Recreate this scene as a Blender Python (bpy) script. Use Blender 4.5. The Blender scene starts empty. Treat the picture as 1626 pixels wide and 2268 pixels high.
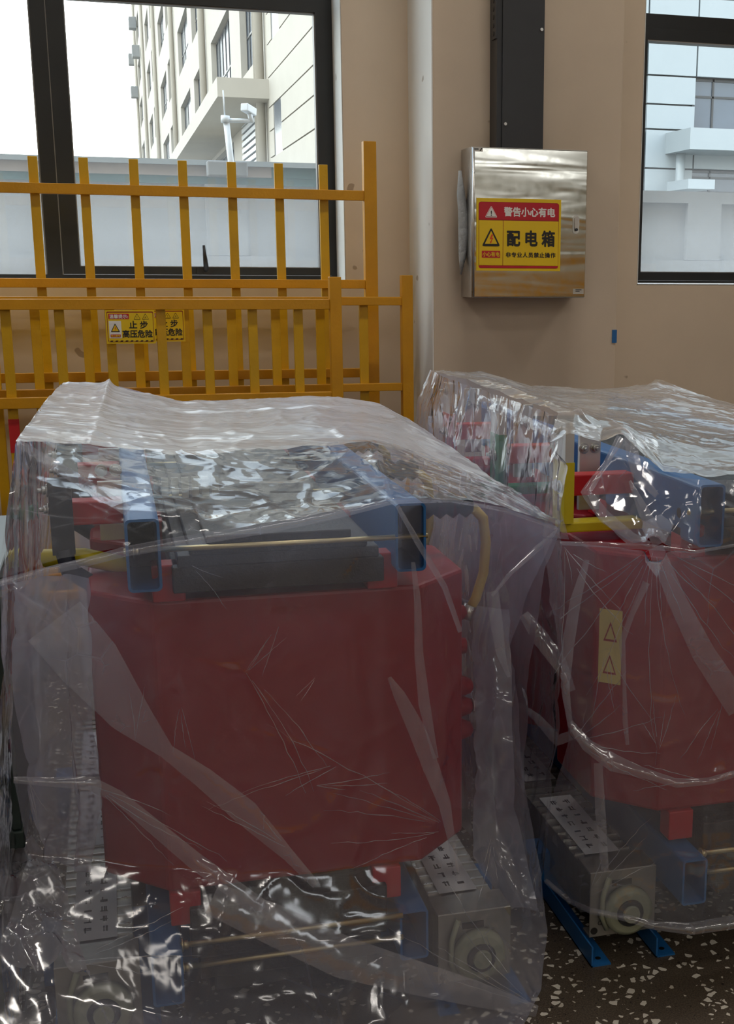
import bpy, bmesh, math, random
import numpy as np
from mathutils import Vector, Matrix
random.seed(7)
C = bpy.context.scene.collection
SC = bpy.context.scene

# ------------------------------------------------------------------ camera
F, PX, PY = 2840.0, 1100.0, 1269.0          # focal length and principal point, in pixels of the 1626 x 2268 frame
FW = Vector((0.27874574, 0.93265526, -0.2290305))
RT = Vector((0.95855123, -0.28484158, 0.00669376))
UP = Vector((0.05899444, 0.22140333, 0.97339623))
EYE = Vector((0, 0, 1.6))
cd = bpy.data.cameras.new('camera'); cam = bpy.data.objects.new('camera', cd); C.objects.link(cam)
cd.sensor_fit = 'VERTICAL'; cd.sensor_height = 36.0; cd.sensor_width = 36.0
cd.lens = F / 2268 * 36.0
cd.shift_x = -(PX - 813) / 2268; cd.shift_y = (PY - 1134) / 2268
cd.clip_start = 0.05; cd.clip_end = 800
M = Matrix((RT, UP, -FW)).transposed().to_4x4(); M.translation = EYE
cam.matrix_world = M
SC.camera = cam

# ------------------------------------------------------------------ world, sun, fill lights, exposure
w = bpy.data.worlds.new('sky'); SC.world = w; w.use_nodes = True
nt = w.node_tree; nt.nodes.clear()
out = nt.nodes.new('ShaderNodeOutputWorld'); bg = nt.nodes.new('ShaderNodeBackground')
tc = nt.nodes.new('ShaderNodeTexCoord'); sx = nt.nodes.new('ShaderNodeSeparateXYZ'); cr = nt.nodes.new('ShaderNodeValToRGB')
nt.links.new(tc.outputs['Generated'], sx.inputs[0]); nt.links.new(sx.outputs['Z'], cr.inputs[0])
cr.color_ramp.elements[0].position = 0.0; cr.color_ramp.elements[0].color = (0.50, 0.49, 0.47, 1)
cr.color_ramp.elements[1].position = 1.0; cr.color_ramp.elements[1].color = (0.60, 0.75, 1.0, 1)
e = cr.color_ramp.elements.new(0.03); e.color = (1.0, 1.0, 0.98, 1)
e = cr.color_ramp.elements.new(0.35); e.color = (0.88, 0.94, 1.0, 1)
nt.links.new(cr.outputs[0], bg.inputs[0]); bg.inputs[1].default_value = 4.8
nt.links.new(bg.outputs[0], out.inputs[0])
sd = bpy.data.lights.new('sun', 'SUN'); so = bpy.data.objects.new('sun', sd); C.objects.link(so)
sd.energy = 1.6; sd.angle = math.radians(3); sd.color = (1.0, 0.95, 0.86)
so.rotation_euler = Vector((0.62, 0.25, -0.74)).to_track_quat('-Z', 'Y').to_euler()
for x, y in ((-3.0, -8.8), (0.5, -8.8), (4.0, -8.8), (-3.0, -5.0), (1.5, -5.0), (5.5, -5.0), (-3.0, -0.5), (1.5, -0.5), (5.5, -0.5), (-3.0, 3.2), (1.5, 3.2), (5.5, 3.2)):
    ld = bpy.data.lights.new('hall_fill', 'AREA'); lo = bpy.data.objects.new('hall_fill', ld); C.objects.link(lo)  # unseen fill lights, added overhead to brighten the walls and coils
    ld.shape = 'RECTANGLE'; ld.size = 1.6; ld.size_y = 0.35; ld.energy = 50.0 if y > 3 else (55.0 if y < -8 else (34.0 if y < -4 else 12.0)); ld.color = (1.0, 0.94, 0.87)
    lo.location = (x, y, 6.2)
SC.view_settings.view_transform = 'Standard'; SC.view_settings.look = 'None'
SC.view_settings.gamma = 1.0; SC.view_settings.use_curve_mapping = False
SC.view_settings.exposure = 0.0
SC.cycles.transparent_max_bounces = 20
SC.cycles.max_bounces = 5; SC.cycles.diffuse_bounces = 3; SC.cycles.glossy_bounces = 2; SC.cycles.transmission_bounces = 4
SC.cycles.adaptive_threshold = 0.05; SC.cycles.caustics_reflective = False; SC.cycles.caustics_refractive = False
SC.cycles.sample_clamp_indirect = 6.0

# ------------------------------------------------------------------ helpers
def ray(x, y): return FW + RT * ((x - PX) / F) - UP * ((y - PY) / F)
def onY(x, y, Y): d = ray(x, y); return EYE + d * (Y / d.y)
def onX(x, y, X): d = ray(x, y); return EYE + d * (X / d.x)
def onZ(x, y, Z): d = ray(x, y); return EYE + d * ((Z - 1.6) / d.z)

def tag(o, label=None, cat=None, group=None, kind=None):
    if label: o['label'] = label
    if cat: o['category'] = cat
    if group: o['group'] = group
    if kind: o['kind'] = kind
    return o
def empty(name, loc, label, cat, group=None, rz=0):
    o = bpy.data.objects.new(name, None); C.objects.link(o); o.location = loc; o.rotation_euler.z = rz
    o.empty_display_size = 0.1
    return tag(o, label, cat, group)

class MB:
    """collects simple solids; build() links them as ONE mesh object"""
    def __init__(s): s.v = []; s.f = []; s.sm = []
    def add(s, vs, fs, smooth=False):
        n = len(s.v); s.v += [tuple(v) for v in vs]; s.f += [tuple(i + n for i in f) for f in fs]; s.sm += [smooth] * len(fs); return s
    def box(s, a, b, M=None):
        x0, y0, z0 = a; x1, y1, z1 = b
        vs = [Vector(p) for p in ((x0,y0,z0),(x1,y0,z0),(x1,y1,z0),(x0,y1,z0),(x0,y0,z1),(x1,y0,z1),(x1,y1,z1),(x0,y1,z1))]
        if M: vs = [M @ v for v in vs]
        return s.add(vs, ((0,3,2,1),(4,5,6,7),(0,1,5,4),(1,2,6,5),(2,3,7,6),(3,0,4,7)))
    def prism(s, poly, z0, z1, M=None):
        n = len(poly); vs = [Vector((p[0], p[1], z0)) for p in poly] + [Vector((p[0], p[1], z1)) for p in poly]
        if M: vs = [M @ v for v in vs]
        return s.add(vs, [tuple(range(n))[::-1], tuple(range(n, 2*n))] + [(i, (i+1) % n, (i+1) % n + n, i + n) for i in range(n)])
    def tube(s, pts, r, n=10, cap=True):
        pts = [Vector(p) for p in pts]; rr = r if isinstance(r, (list, tuple)) else [r] * len(pts)
        vs = []; prev = None
        for i, p in enumerate(pts):
            t = (pts[min(i+1, len(pts)-1)] - pts[max(i-1, 0)]).normalized()
            if prev is None:
                a = Vector((0,0,1)) if abs(t.z) < 0.9 else Vector((1,0,0)); u = t.cross(a).normalized()
            else: u = (prev - t * prev.dot(t)).normalized()
            prev = u; v = t.cross(u)
            for k in range(n):
                an = 2*math.pi*k/n; vs.append(p + (u*math.cos(an) + v*math.sin(an)) * rr[i])
        fs = []
        for i in range(len(pts)-1):
            for k in range(n): fs.append((i*n+k, i*n+(k+1) % n, (i+1)*n+(k+1) % n, (i+1)*n+k))
        s.add(vs, fs, True)
        if cap:
            m = len(s.v) - len(vs); s.f += [tuple(m+k for k in range(n))[::-1], tuple(m+(len(pts)-1)*n+k for k in range(n))]; s.sm += [False, False]
        return s
    def cyl(s, a, b, r, n=16, r2=None): return s.tube([a, b], [r, r if r2 is None else r2], n)
    def build(s, name, mat, parent=None, bevel=0.0, seg=2):
        me = bpy.data.meshes.new(name); me.from_pydata(s.v, [], s.f); me.update()
        me.polygons.foreach_set('use_smooth', s.sm)
        bm = bmesh.new(); bm.from_mesh(me); bmesh.ops.recalc_face_normals(bm, faces=bm.faces)
        if bevel > 0:
            es = [e for e in bm.edges if len(e.link_faces) == 2 and e.calc_face_angle(0) > 0.5]
            bmesh.ops.bevel(bm, geom=es, offset=bevel, segments=seg, affect='EDGES', profile=0.5, clamp_overlap=True)
        bm.to_mesh(me); bm.free()
        me.materials.append(mat)
        o = bpy.data.objects.new(name, me); C.objects.link(o)
        if parent: o.parent = parent
        return o
def box(name, a, b, mat, parent=None, bevel=0.0): return MB().box(a, b).build(name, mat, parent, bevel)
def copy_tree(o, parent=None):
    c = o.copy(); C.objects.link(c); c.parent = parent
    for ch in list(o.children): copy_tree(ch, c)
    return c

# ------------------------------------------------------------------ materials
def new_mat(name):
    m = bpy.data.materials.new(name); m.use_nodes = True; t = m.node_tree
    return m, t, t.nodes['Principled BSDF'], t.nodes['Material Output']
def N(t, kind, **kw):
    n = t.nodes.new(kind)
    for k, v in kw.items(): setattr(n, k, v)
    return n
def noise(t, scale, detail=4, rough=0.55, vec=None, dist=0.0):
    n = N(t, 'ShaderNodeTexNoise'); n.inputs['Scale'].default_value = scale; n.inputs['Detail'].default_value = detail
    n.inputs['Roughness'].default_value = rough; n.inputs['Distortion'].default_value = dist
    if vec is not None: t.links.new(vec, n.inputs['Vector'])
    return n
def pos(t, scale=(1,1,1)):
    g = N(t, 'ShaderNodeTexCoord'); mp = N(t, 'ShaderNodeMapping'); mp.inputs['Scale'].default_value = scale
    t.links.new(g.outputs['Object'], mp.inputs[0]); return mp.outputs[0]
def ramp(t, src, stops):
    r = N(t, 'ShaderNodeValToRGB'); t.links.new(src, r.inputs[0]); el = r.color_ramp.elements
    el[0].position, el[0].color = stops[0][0], (*stops[0][1], 1); el[1].position, el[1].color = stops[-1][0], (*stops[-1][1], 1)
    for p, c in stops[1:-1]: q = el.new(p); q.color = (*c, 1)
    return r.outputs[0]
def paint(name, col, rough=0.5, var=0.08, scale=6.0, bump=0.0, bscale=60.0, metal=0.0, spec=0.5):
    m, t, b, o = new_mat(name); v = pos(t)
    n = noise(t, scale, 5, 0.6, v)
    lo = [max(0, c*(1-var)) for c in col]; hi = [min(1, c*(1+var)) for c in col]
    t.links.new(ramp(t, n.outputs[0], [(0.3, lo), (0.7, hi)]), b.inputs['Base Color'])
    b.inputs['Roughness'].default_value = rough; b.inputs['Metallic'].default_value = metal
    b.inputs['Specular IOR Level'].default_value = spec
    if bump > 0:
        n2 = noise(t, bscale, 4, 0.6, v); bp = N(t, 'ShaderNodeBump'); bp.inputs['Strength'].default_value = bump; bp.inputs['Distance'].default_value = 0.01
        t.links.new(n2.outputs[0], bp.inputs['Height']); t.links.new(bp.outputs[0], b.inputs['Normal'])
    return m
def srgb(r, g, b): return tuple(((c/255)/12.92 if c/255 <= 0.04045 else ((c/255+0.055)/1.055)**2.4) for c in (r, g, b))

def wall_paint(name, col):
    m, t, b, o = new_mat(name); v = pos(t)
    n = noise(t, 1.3, 6, 0.6, v); n2 = noise(t, 14, 5, 0.7, v)
    base = ramp(t, n.outputs[0], [(0.3, [c*0.92 for c in col]), (0.7, [min(1, c*1.06) for c in col])])
    sp = noise(t, 9.0, 2, 0.5, v); sc = ramp(t, sp.outputs[0], [(0.735, (0,0,0)), (0.75, (1,1,1))])
    mx = N(t, 'ShaderNodeMix', data_type='RGBA'); t.links.new(sc, mx.inputs['Factor']); t.links.new(base, mx.inputs['A']); mx.inputs['B'].default_value = (col[0]*0.6, col[1]*0.55, col[2]*0.5, 1)
    t.links.new(mx.outputs['Result'], b.inputs['Base Color'])
    b.inputs['Roughness'].default_value = 0.62
    bp = N(t, 'ShaderNodeBump'); bp.inputs['Strength'].default_value = 0.25; bp.inputs['Distance'].default_value = 0.01
    ad = N(t, 'ShaderNodeMath', operation='ADD'); t.links.new(n.outputs[0], ad.inputs[0]); ml = N(t, 'ShaderNodeMath', operation='MULTIPLY'); ml.inputs[1].default_value = 0.15
    t.links.new(n2.outputs[0], ml.inputs[0]); t.links.new(ml.outputs[0], ad.inputs[1]); t.links.new(ad.outputs[0], bp.inputs['Height']); t.links.new(bp.outputs[0], b.inputs['Normal'])
    return m
def terrazzo(name):
    m, t, b, o = new_mat(name); v = pos(t)
    g = noise(t, 260, 3, 0.6, v); base = ramp(t, g.outputs[0], [(0.35, srgb(62,54,44)), (0.65, srgb(104,92,78))])
    wv = noise(t, 30, 2, 0.5, v); mp = N(t, 'ShaderNodeVectorMath', operation='MULTIPLY_ADD'); t.links.new(wv.outputs['Color'], mp.inputs[0]); mp.inputs[1].default_value = (0.012,)*3; t.links.new(v, mp.inputs[2])
    def chips(scale, thr, edge, dens):
        vo = N(t, 'ShaderNodeTexVoronoi', feature='F1'); vo.inputs['Scale'].default_value = scale; t.links.new(mp.outputs[0], vo.inputs['Vector'])
        ve = N(t, 'ShaderNodeTexVoronoi', feature='DISTANCE_TO_EDGE'); ve.inputs['Scale'].default_value = scale; t.links.new(mp.outputs[0], ve.inputs['Vector'])
        s = N(t, 'ShaderNodeSeparateColor'); t.links.new(vo.outputs['Color'], s.inputs[0])
        dn = noise(t, 2.6, 2, 0.5, v); ad = N(t, 'ShaderNodeMath', operation='MULTIPLY_ADD'); ad.inputs[1].default_value = dens; ad.inputs[2].default_value = thr - dens*0.5
        t.links.new(dn.outputs[0], ad.inputs[0])
        a = N(t, 'ShaderNodeMath', operation='LESS_THAN'); t.links.new(s.outputs[0], a.inputs[0]); t.links.new(ad.outputs[0], a.inputs[1])
        # chips differ in size: the edge margin follows the cell's own random value
        em = N(t, 'ShaderNodeMath', operation='MULTIPLY_ADD'); em.inputs[1].default_value = edge*3; em.inputs[2].default_value = edge; t.links.new(s.outputs[1], em.inputs[0])
        c = N(t, 'ShaderNodeMath', operation='GREATER_THAN'); t.links.new(ve.outputs['Distance'], c.inputs[0]); t.links.new(em.outputs[0], c.inputs[1])
        k = N(t, 'ShaderNodeMath', operation='MULTIPLY'); t.links.new(a.outputs[0], k.inputs[0]); t.links.new(c.outputs[0], k.inputs[1]); return k.outputs[0]
    prev = base
    for sc_, thr, ed, dens, col in ((120, 0.10, 0.12, 0.0, srgb(40,34,30)), (70, 0.13, 0.12, 0.5, srgb(205,198,182)), (48, 0.33, 0.10, 1.5, srgb(226,220,206))):
        mx = N(t, 'ShaderNodeMix', data_type='RGBA'); t.links.new(chips(sc_, thr, ed, dens), mx.inputs['Factor']); t.links.new(prev, mx.inputs['A']); mx.inputs['B'].default_value = (*col, 1); prev = mx.outputs['Result']
    t.links.new(prev, b.inputs['Base Color']); b.inputs['Roughness'].default_value = 0.38
    return m

def schlick(t, k, base=0.04, normal=None):
    """reflectance of a thin sheet, the same from both of its sides"""
    lw = N(t, 'ShaderNodeLayerWeight'); lw.inputs['Blend'].default_value = 0.5
    if normal is not None: t.links.new(normal, lw.inputs['Normal'])
    p = N(t, 'ShaderNodeMath', operation='POWER'); t.links.new(lw.outputs['Facing'], p.inputs[0]); p.inputs[1].default_value = 5
    m = N(t, 'ShaderNodeMath', operation='MULTIPLY_ADD'); m.use_clamp = True; t.links.new(p.outputs[0], m.inputs[0]); m.inputs[1].default_value = k*(1-base); m.inputs[2].default_value = k*base
    return m.outputs[0]
def film(name, haze=0.16, haze_var=0.10, bump=0.3, tint=(0.82, 0.85, 1.0), bscale=1.0, stretch=(1,1,1), gloss=1.0, graze=0.25, facet=0.12, crease=0.30, rough=0.10, back=0.5, low=0.0):
    """thin clear polyethylene: mostly see-through, a little milky, shiny; flat facets meet in fine whitened creases"""
    m, t, b, o = new_mat(name); t.nodes.remove(b); v0 = pos(t, stretch)
    wn = noise(t, 3.5, 1, 0.55, v0); wv = N(t, 'ShaderNodeVectorMath', operation='MULTIPLY_ADD'); t.links.new(wn.outputs['Color'], wv.inputs[0]); wv.inputs[1].default_value = (0.09,)*3; t.links.new(v0, wv.inputs[2]); v = wv.outputs[0]
    def M(op, a, b_=None, c_=None, clamp=False):
        n = N(t, 'ShaderNodeMath', operation=op); n.use_clamp = clamp
        for k, q in enumerate((a, b_, c_)):
            if q is None: continue
            if isinstance(q, (int, float)): n.inputs[k].default_value = q
            else: t.links.new(q, n.inputs[k])
        return n.outputs[0]
    pt = noise(t, 2.6, 1, 0.6, v0); patch = ramp(t, pt.outputs[0], [(0.38, (0.15,)*3), (0.60, (1,)*3)])
    lines, tilt = None, None
    for sc_, wd, k in ((6.0, 0.020, 1.0), (18.0, 0.040, 0.7)):
        ve = N(t, 'ShaderNodeTexVoronoi', feature='DISTANCE_TO_EDGE'); ve.inputs['Scale'].default_value = sc_*bscale; t.links.new(v, ve.inputs['Vector'])
        vc = N(t, 'ShaderNodeTexVoronoi', feature='F1'); vc.inputs['Scale'].default_value = sc_*bscale; t.links.new(v, vc.inputs['Vector'])
        ln = M('POWER', M('SUBTRACT', 1.0, M('DIVIDE', ve.outputs['Distance'], wd*2.2), clamp=True), 2.0)
        # a crease fades in and out along its length
        fd = noise(t, sc_*bscale*0.8, 1, 0.5, v0); ln = M('MULTIPLY', ln, M('MULTIPLY', M('MULTIPLY_ADD', fd.outputs[0], 4.0, -1.95, True), k))
        lines = ln if lines is None else M('ADD', lines, ln)
        tv = N(t, 'ShaderNodeVectorMath', operation='SUBTRACT'); t.links.new(vc.outputs['Color'], tv.inputs[0]); tv.inputs[1].default_value = (0.5,)*3
        ts = N(t, 'ShaderNodeVectorMath', operation='SCALE'); t.links.new(tv.outputs[0], ts.inputs[0]); ts.inputs['Scale'].default_value = facet*k
        if tilt is None: tilt = ts.outputs[0]
        else: ad = N(t, 'ShaderNodeVectorMath', operation='ADD'); t.links.new(tilt, ad.inputs[0]); t.links.new(ts.outputs[0], ad.inputs[1]); tilt = ad.outputs[0]
    soft = noise(t, 9*bscale, 2, 0.5, v, 0.6)
    bp = N(t, 'ShaderNodeBump'); bp.inputs['Strength'].default_value = bump; bp.inputs['Distance'].default_value = 0.012; t.links.new(soft.outputs[0], bp.inputs['Height'])
    tp = N(t, 'ShaderNodeVectorMath', operation='SCALE'); t.links.new(tilt, tp.inputs[0]); t.links.new(patch, tp.inputs['Scale'])
    na = N(t, 'ShaderNodeVectorMath', operation='ADD'); t.links.new(bp.outputs[0], na.inputs[0]); t.links.new(tp.outputs[0], na.inputs[1])
    nn = N(t, 'ShaderNodeVectorMath', operation='NORMALIZE'); t.links.new(na.outputs[0], nn.inputs[0]); nrm = nn.outputs[0]
    tr = N(t, 'ShaderNodeBsdfTransparent'); tr.inputs[0].default_value = (0.97, 0.975, 0.98, 1)
    tl = N(t, 'ShaderNodeBsdfTranslucent'); tl.inputs[0].default_value = (*tint, 1)
    df = N(t, 'ShaderNodeBsdfDiffuse'); df.inputs[0].default_value = (*tint, 1)
    gl = N(t, 'ShaderNodeBsdfGlossy'); gl.inputs[0].default_value = (1, 1, 1, 1); gl.inputs['Roughness'].default_value = rough
    for q in (tl, df, gl): t.links.new(nrm, q.inputs['Normal'])
    milky = N(t, 'ShaderNodeMixShader'); milky.inputs[0].default_value = back; t.links.new(tl.outputs[0], milky.inputs[1]); t.links.new(df.outputs[0], milky.inputs[2])
    hn = noise(t, 2.2, 2, 0.6, v0)
    h = M('MULTIPLY_ADD', hn.outputs[0], haze_var*2, haze - haze_var)
    h = M('ADD', h, M('MULTIPLY', M('MULTIPLY', lines, patch), crease))
    if low > 0:       # film gathered in more plies towards the floor
        g_ = N(t, 'ShaderNodeTexCoord'); sz = N(t, 'ShaderNodeSeparateXYZ'); t.links.new(g_.outputs['Object'], sz.inputs[0])
        wob = noise(t, 1.7, 2, 0.5, v0); zz_ = M('MULTIPLY_ADD', wob.outputs[0], 0.35, sz.outputs['Z'])
        mr = N(t, 'ShaderNodeMapRange'); t.links.new(zz_, mr.inputs[0]); mr.inputs[1].default_value = 0.62; mr.inputs[2].default_value = 0.20; mr.inputs[3].default_value = 0.0; mr.inputs[4].default_value = low
        h = M('ADD', h, mr.outputs[0])
    lw = N(t, 'ShaderNodeLayerWeight'); lw.inputs['Blend'].default_value = 0.5
    h = M('MULTIPLY_ADD', M('POWER', lw.outputs['Facing'], 2.5), graze, h, True)
    body = N(t, 'ShaderNodeMixShader'); t.links.new(h, body.inputs[0]); t.links.new(tr.outputs[0], body.inputs[1]); t.links.new(milky.outputs[0], body.inputs[2])
    fin = N(t, 'ShaderNodeMixShader'); t.links.new(schlick(t, 1.5*gloss, 0.05, nrm), fin.inputs[0]); t.links.new(body.outputs[0], fin.inputs[1]); t.links.new(gl.outputs[0], fin.inputs[2])
    t.links.new(fin.outputs[0], o.inputs[0]); return m

def glass(name, dust=0.10):
    m, t, b, o = new_mat(name); t.nodes.remove(b); v = pos(t, (1, 1, 0.5))
    tr = N(t, 'ShaderNodeBsdfTransparent'); tr.inputs[0].default_value = (0.93, 0.96, 0.95, 1)
    tl = N(t, 'ShaderNodeBsdfTranslucent'); tl.inputs[0].default_value = (0.85, 0.87, 0.88, 1)
    gl = N(t, 'ShaderNodeBsdfGlossy'); gl.inputs['Roughness'].default_value = 0.02
    n = noise(t, 260, 4, 0.75, v); n3 = noise(t, 3, 3, 0.5, v)
    g = N(t, 'ShaderNodeTexCoord'); s = N(t, 'ShaderNodeSeparateXYZ'); t.links.new(g.outputs['Object'], s.inputs[0])
    # dust lies thicker toward the bottom of the pane, where rain splashes
    mr = N(t, 'ShaderNodeMapRange'); t.links.new(s.outputs['Z'], mr.inputs[0]); mr.inputs[1].default_value = 2.15; mr.inputs[2].default_value = 1.75; mr.inputs[3].default_value = 0.06; mr.inputs[4].default_value = 1.0
    a = N(t, 'ShaderNodeMath', operation='MULTIPLY'); t.links.new(ramp(t, n.outputs[0], [(0.3, (0.35,)*3), (0.7, (1,)*3)]), a.inputs[0]); t.links.new(mr.outputs[0], a.inputs[1])
    c = N(t, 'ShaderNodeMath', operation='MULTIPLY'); t.links.new(a.outputs[0], c.inputs[0]); c.inputs[1].default_value = dust*2
    bd = N(t, 'ShaderNodeMixShader'); t.links.new(c.outputs[0], bd.inputs[0]); t.links.new(tr.outputs[0], bd.inputs[1]); t.links.new(tl.outputs[0], bd.inputs[2])
    fin = N(t, 'ShaderNodeMixShader'); t.links.new(schlick(t, 1.0), fin.inputs[0]); t.links.new(bd.outputs[0], fin.inputs[1]); t.links.new(gl.outputs[0], fin.inputs[2])
    t.links.new(fin.outputs[0], o.inputs[0]); return m

def steel(name, col=(0.62, 0.60, 0.56), rough=0.2, wave=0.0):
    m, t, b, o = new_mat(name); b.inputs['Base Color'].default_value = (*col, 1); b.inputs['Metallic'].default_value = 1.0
    v = pos(t, (0.6, 1, 4.5)); n2 = noise(t, 30, 4, 0.6, pos(t)); t.links.new(ramp(t, n2.outputs[0], [(0.3, (rough*0.8,)*3), (0.7, (rough*1.3,)*3)]), b.inputs['Roughness'])
    if wave > 0:
        n = noise(t, 2.6, 2, 0.4, v, 0.6); bp = N(t, 'ShaderNodeBump'); bp.inputs['Strength'].default_value = wave; bp.inputs['Distance'].default_value = 0.03
        t.links.new(n.outputs[0], bp.inputs['Height']); t.links.new(bp.outputs[0], b.inputs['Normal'])
    return m

MT = {}
MT['wall'] = wall_paint('wall_beige', srgb(216, 198, 176))
MT['mirror_band'] = paint('mirror_band_yellow', srgb(255, 178, 0), 0.5)
MT['hall'] = wall_paint('hall_grey_green', srgb(204, 204, 188))
MT['reveal'] = wall_paint('reveal_lit_side_white', srgb(236, 236, 232))
MT['ceiling'] = paint('ceiling_white', srgb(205, 205, 200), 0.7)
MT['floor'] = terrazzo('terrazzo')
MT['black_alu'] = paint('black_aluminium', (0.012, 0.014, 0.016), 0.35, 0.2)
MT['gasket'] = paint('pale_gasket', srgb(150, 148, 146), 0.5)
MT['glass'] = glass('window_glass', 0.11)
MT['yellow'] = paint('yellow_fence_paint', srgb(212, 150, 2), 0.42, 0.10, 5, 0.1, 90)
MT['yellow2'] = paint('yellow_picket_paint', srgb(212, 164, 8), 0.42, 0.10, 5, 0.1, 90)
MT['tray'] = paint('dark_tray_paint', srgb(48, 50, 54), 0.4, 0.1)
MT['steel'] = steel('stainless_door', (0.55, 0.54, 0.49), 0.14, 0.08)
MT['steel_side'] = steel('stainless_side', (0.55, 0.53, 0.50), 0.35)
MT['zinc'] = steel('zinc_bolt', (0.6, 0.6, 0.58), 0.3)
MT['brass'] = steel('yellow_zinc_rod', (0.72, 0.62, 0.36), 0.35)
MT['red'] = paint('red_resin', srgb(152, 4, 25), 0.42, 0.08, 3, 0.1, 40)
MT['redpad'] = paint('red_pad', srgb(190, 14, 30), 0.45)
MT['blue'] = paint('blue_clamp_paint', srgb(34, 104, 168), 0.4, 0.06)
MT['core'] = paint('black_core_paint', (0.018, 0.020, 0.022), 0.5, 0.3, 20, 0.3, 120)
MT['darkrubber'] = paint('dark_insulation', srgb(40, 44, 58), 0.6)
MT['cable_yellow'] = paint('yellow_cable', srgb(196, 168, 84), 0.5)
MT['barY'] = paint('yellow_bar', srgb(226, 204, 30), 0.4); MT['barG'] = paint('green_bar', srgb(16, 132, 84), 0.4); MT['barR'] = paint('red_bar', srgb(205, 40, 44), 0.4)
MT['tin'] = steel('tinned_bar', (0.72, 0.71, 0.68), 0.42)
MT['spacer'] = paint('pale_spacer', srgb(205, 210, 205), 0.5)
MT['galv'] = steel('fan_housing', (0.38, 0.37, 0.34), 0.45)
MT['paper'] = paint('label_paper', srgb(222, 222, 226), 0.6); MT['ink'] = paint('ink', (0.02, 0.02, 0.03), 0.6)
MT['cream'] = paint('cream_plastic', srgb(150, 154, 132), 0.5)
MT['cabinet'] = paint('dark_green_cabinet', srgb(50, 66, 62), 0.45, 0.06)
MT['sgnY'] = paint('sign_yellow', srgb(238, 200, 12), 0.35, 0.03); MT['sgnR'] = paint('sign_red', srgb(196, 14, 40), 0.35, 0.03)
MT['sgnR2'] = paint('sign_dark_red', srgb(150, 24, 24), 0.4, 0.03)
MT['sgnW'] = paint('sign_white', srgb(238, 236, 230), 0.4, 0.02); MT['sgnK'] = paint('sign_black', (0.012, 0.01, 0.01), 0.4)
MT['orange'] = paint('sign_orange', srgb(222, 60, 20), 0.4)
MT['sticker'] = paint('pale_yellow_sticker', srgb(214, 196, 120), 0.5)
MT['foam'] = paint('grey_foam', srgb(176, 180, 182), 0.75, 0.15, 30, 0.8, 40)
MT['facade'] = paint('facade_white', srgb(156, 149, 137), 0.7, 0.04, 1.0)
MT['panel'] = paint('panel_white', srgb(140, 147, 150), 0.5, 0.02, 1.0)
MT['concrete'] = paint('grey_concrete', srgb(122, 123, 122), 0.8, 0.10, 2.0)
MT['dkglass'] = paint('dark_window', srgb(70, 80, 92), 0.15, 0.2, 0.4)
MT['whiteplastic'] = paint('white_enamel', srgb(196, 200, 204), 0.4, 0.03)
MT['pinkstrip'] = paint('pale_coping', srgb(150, 140, 134), 0.8); MT['greenstrip'] = paint('green_strip', srgb(48, 84, 82), 0.8)
MT['ground'] = paint('yard_concrete', srgb(150, 148, 142), 0.9, 0.1, 0.5)
ZS = (1, 1, 0.55)
MT['film'] = film('clear_film', 0.17, 0.06, 0.22, (0.74, 0.78, 1.0), stretch=ZS, facet=0.095, crease=0.13, back=0.4, low=0.17)
MT['crease'] = film('clear_film_crease', 0.34, 0.15, 0.2, (0.85, 0.88, 1.0), facet=0.4, gloss=2.0, crease=0.0)
MT['film_side'] = film('clear_film_side', 0.42, 0.10, 0.25, (0.76, 0.80, 1.0), stretch=ZS, graze=0.15, back=0.35)
MT['film_crisp'] = film('clear_film_crumpled', 0.19, 0.08, 0.38, (0.80, 0.83, 1.0), bscale=1.4, stretch=ZS, facet=0.30, crease=0.18)
MT['film_top'] = film('film_top_glare', 0.66, 0.08, 0.28, (0.95, 0.96, 1.0), 1.0, (0.5, 1.6, 1), 0.42, 0.3, 0.24, 0.3, 0.20)  # extra milky white stands for window glare on the left top sheet
MT['film_top2'] = film('clear_film_taut_thin', 0.26, 0.10, 0.25, (0.95, 0.93, 0.90), 1.0, (0.5, 1.6, 1), 0.55, 0.4, 0.16, 0.3)
MT['film_ridge'] = film('clear_film_ridge', 0.09, 0.05, 0.30, (0.85, 0.9, 1.0), 1.2, (0.7, 1.2, 1), 0.55, 0.25, 0.22, 0.4)
MT['film_heap'] = film('clear_film_heaped', 0.34, 0.12, 0.45, (0.88, 0.88, 1.0), bscale=1.5, facet=0.55, crease=0.45, gloss=1.3, back=0.4)
MT['film2'] = film('clear_film_doubled', 0.26, 0.04, 0.15, (0.80, 0.82, 0.97), facet=0.06, crease=0.2)

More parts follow.
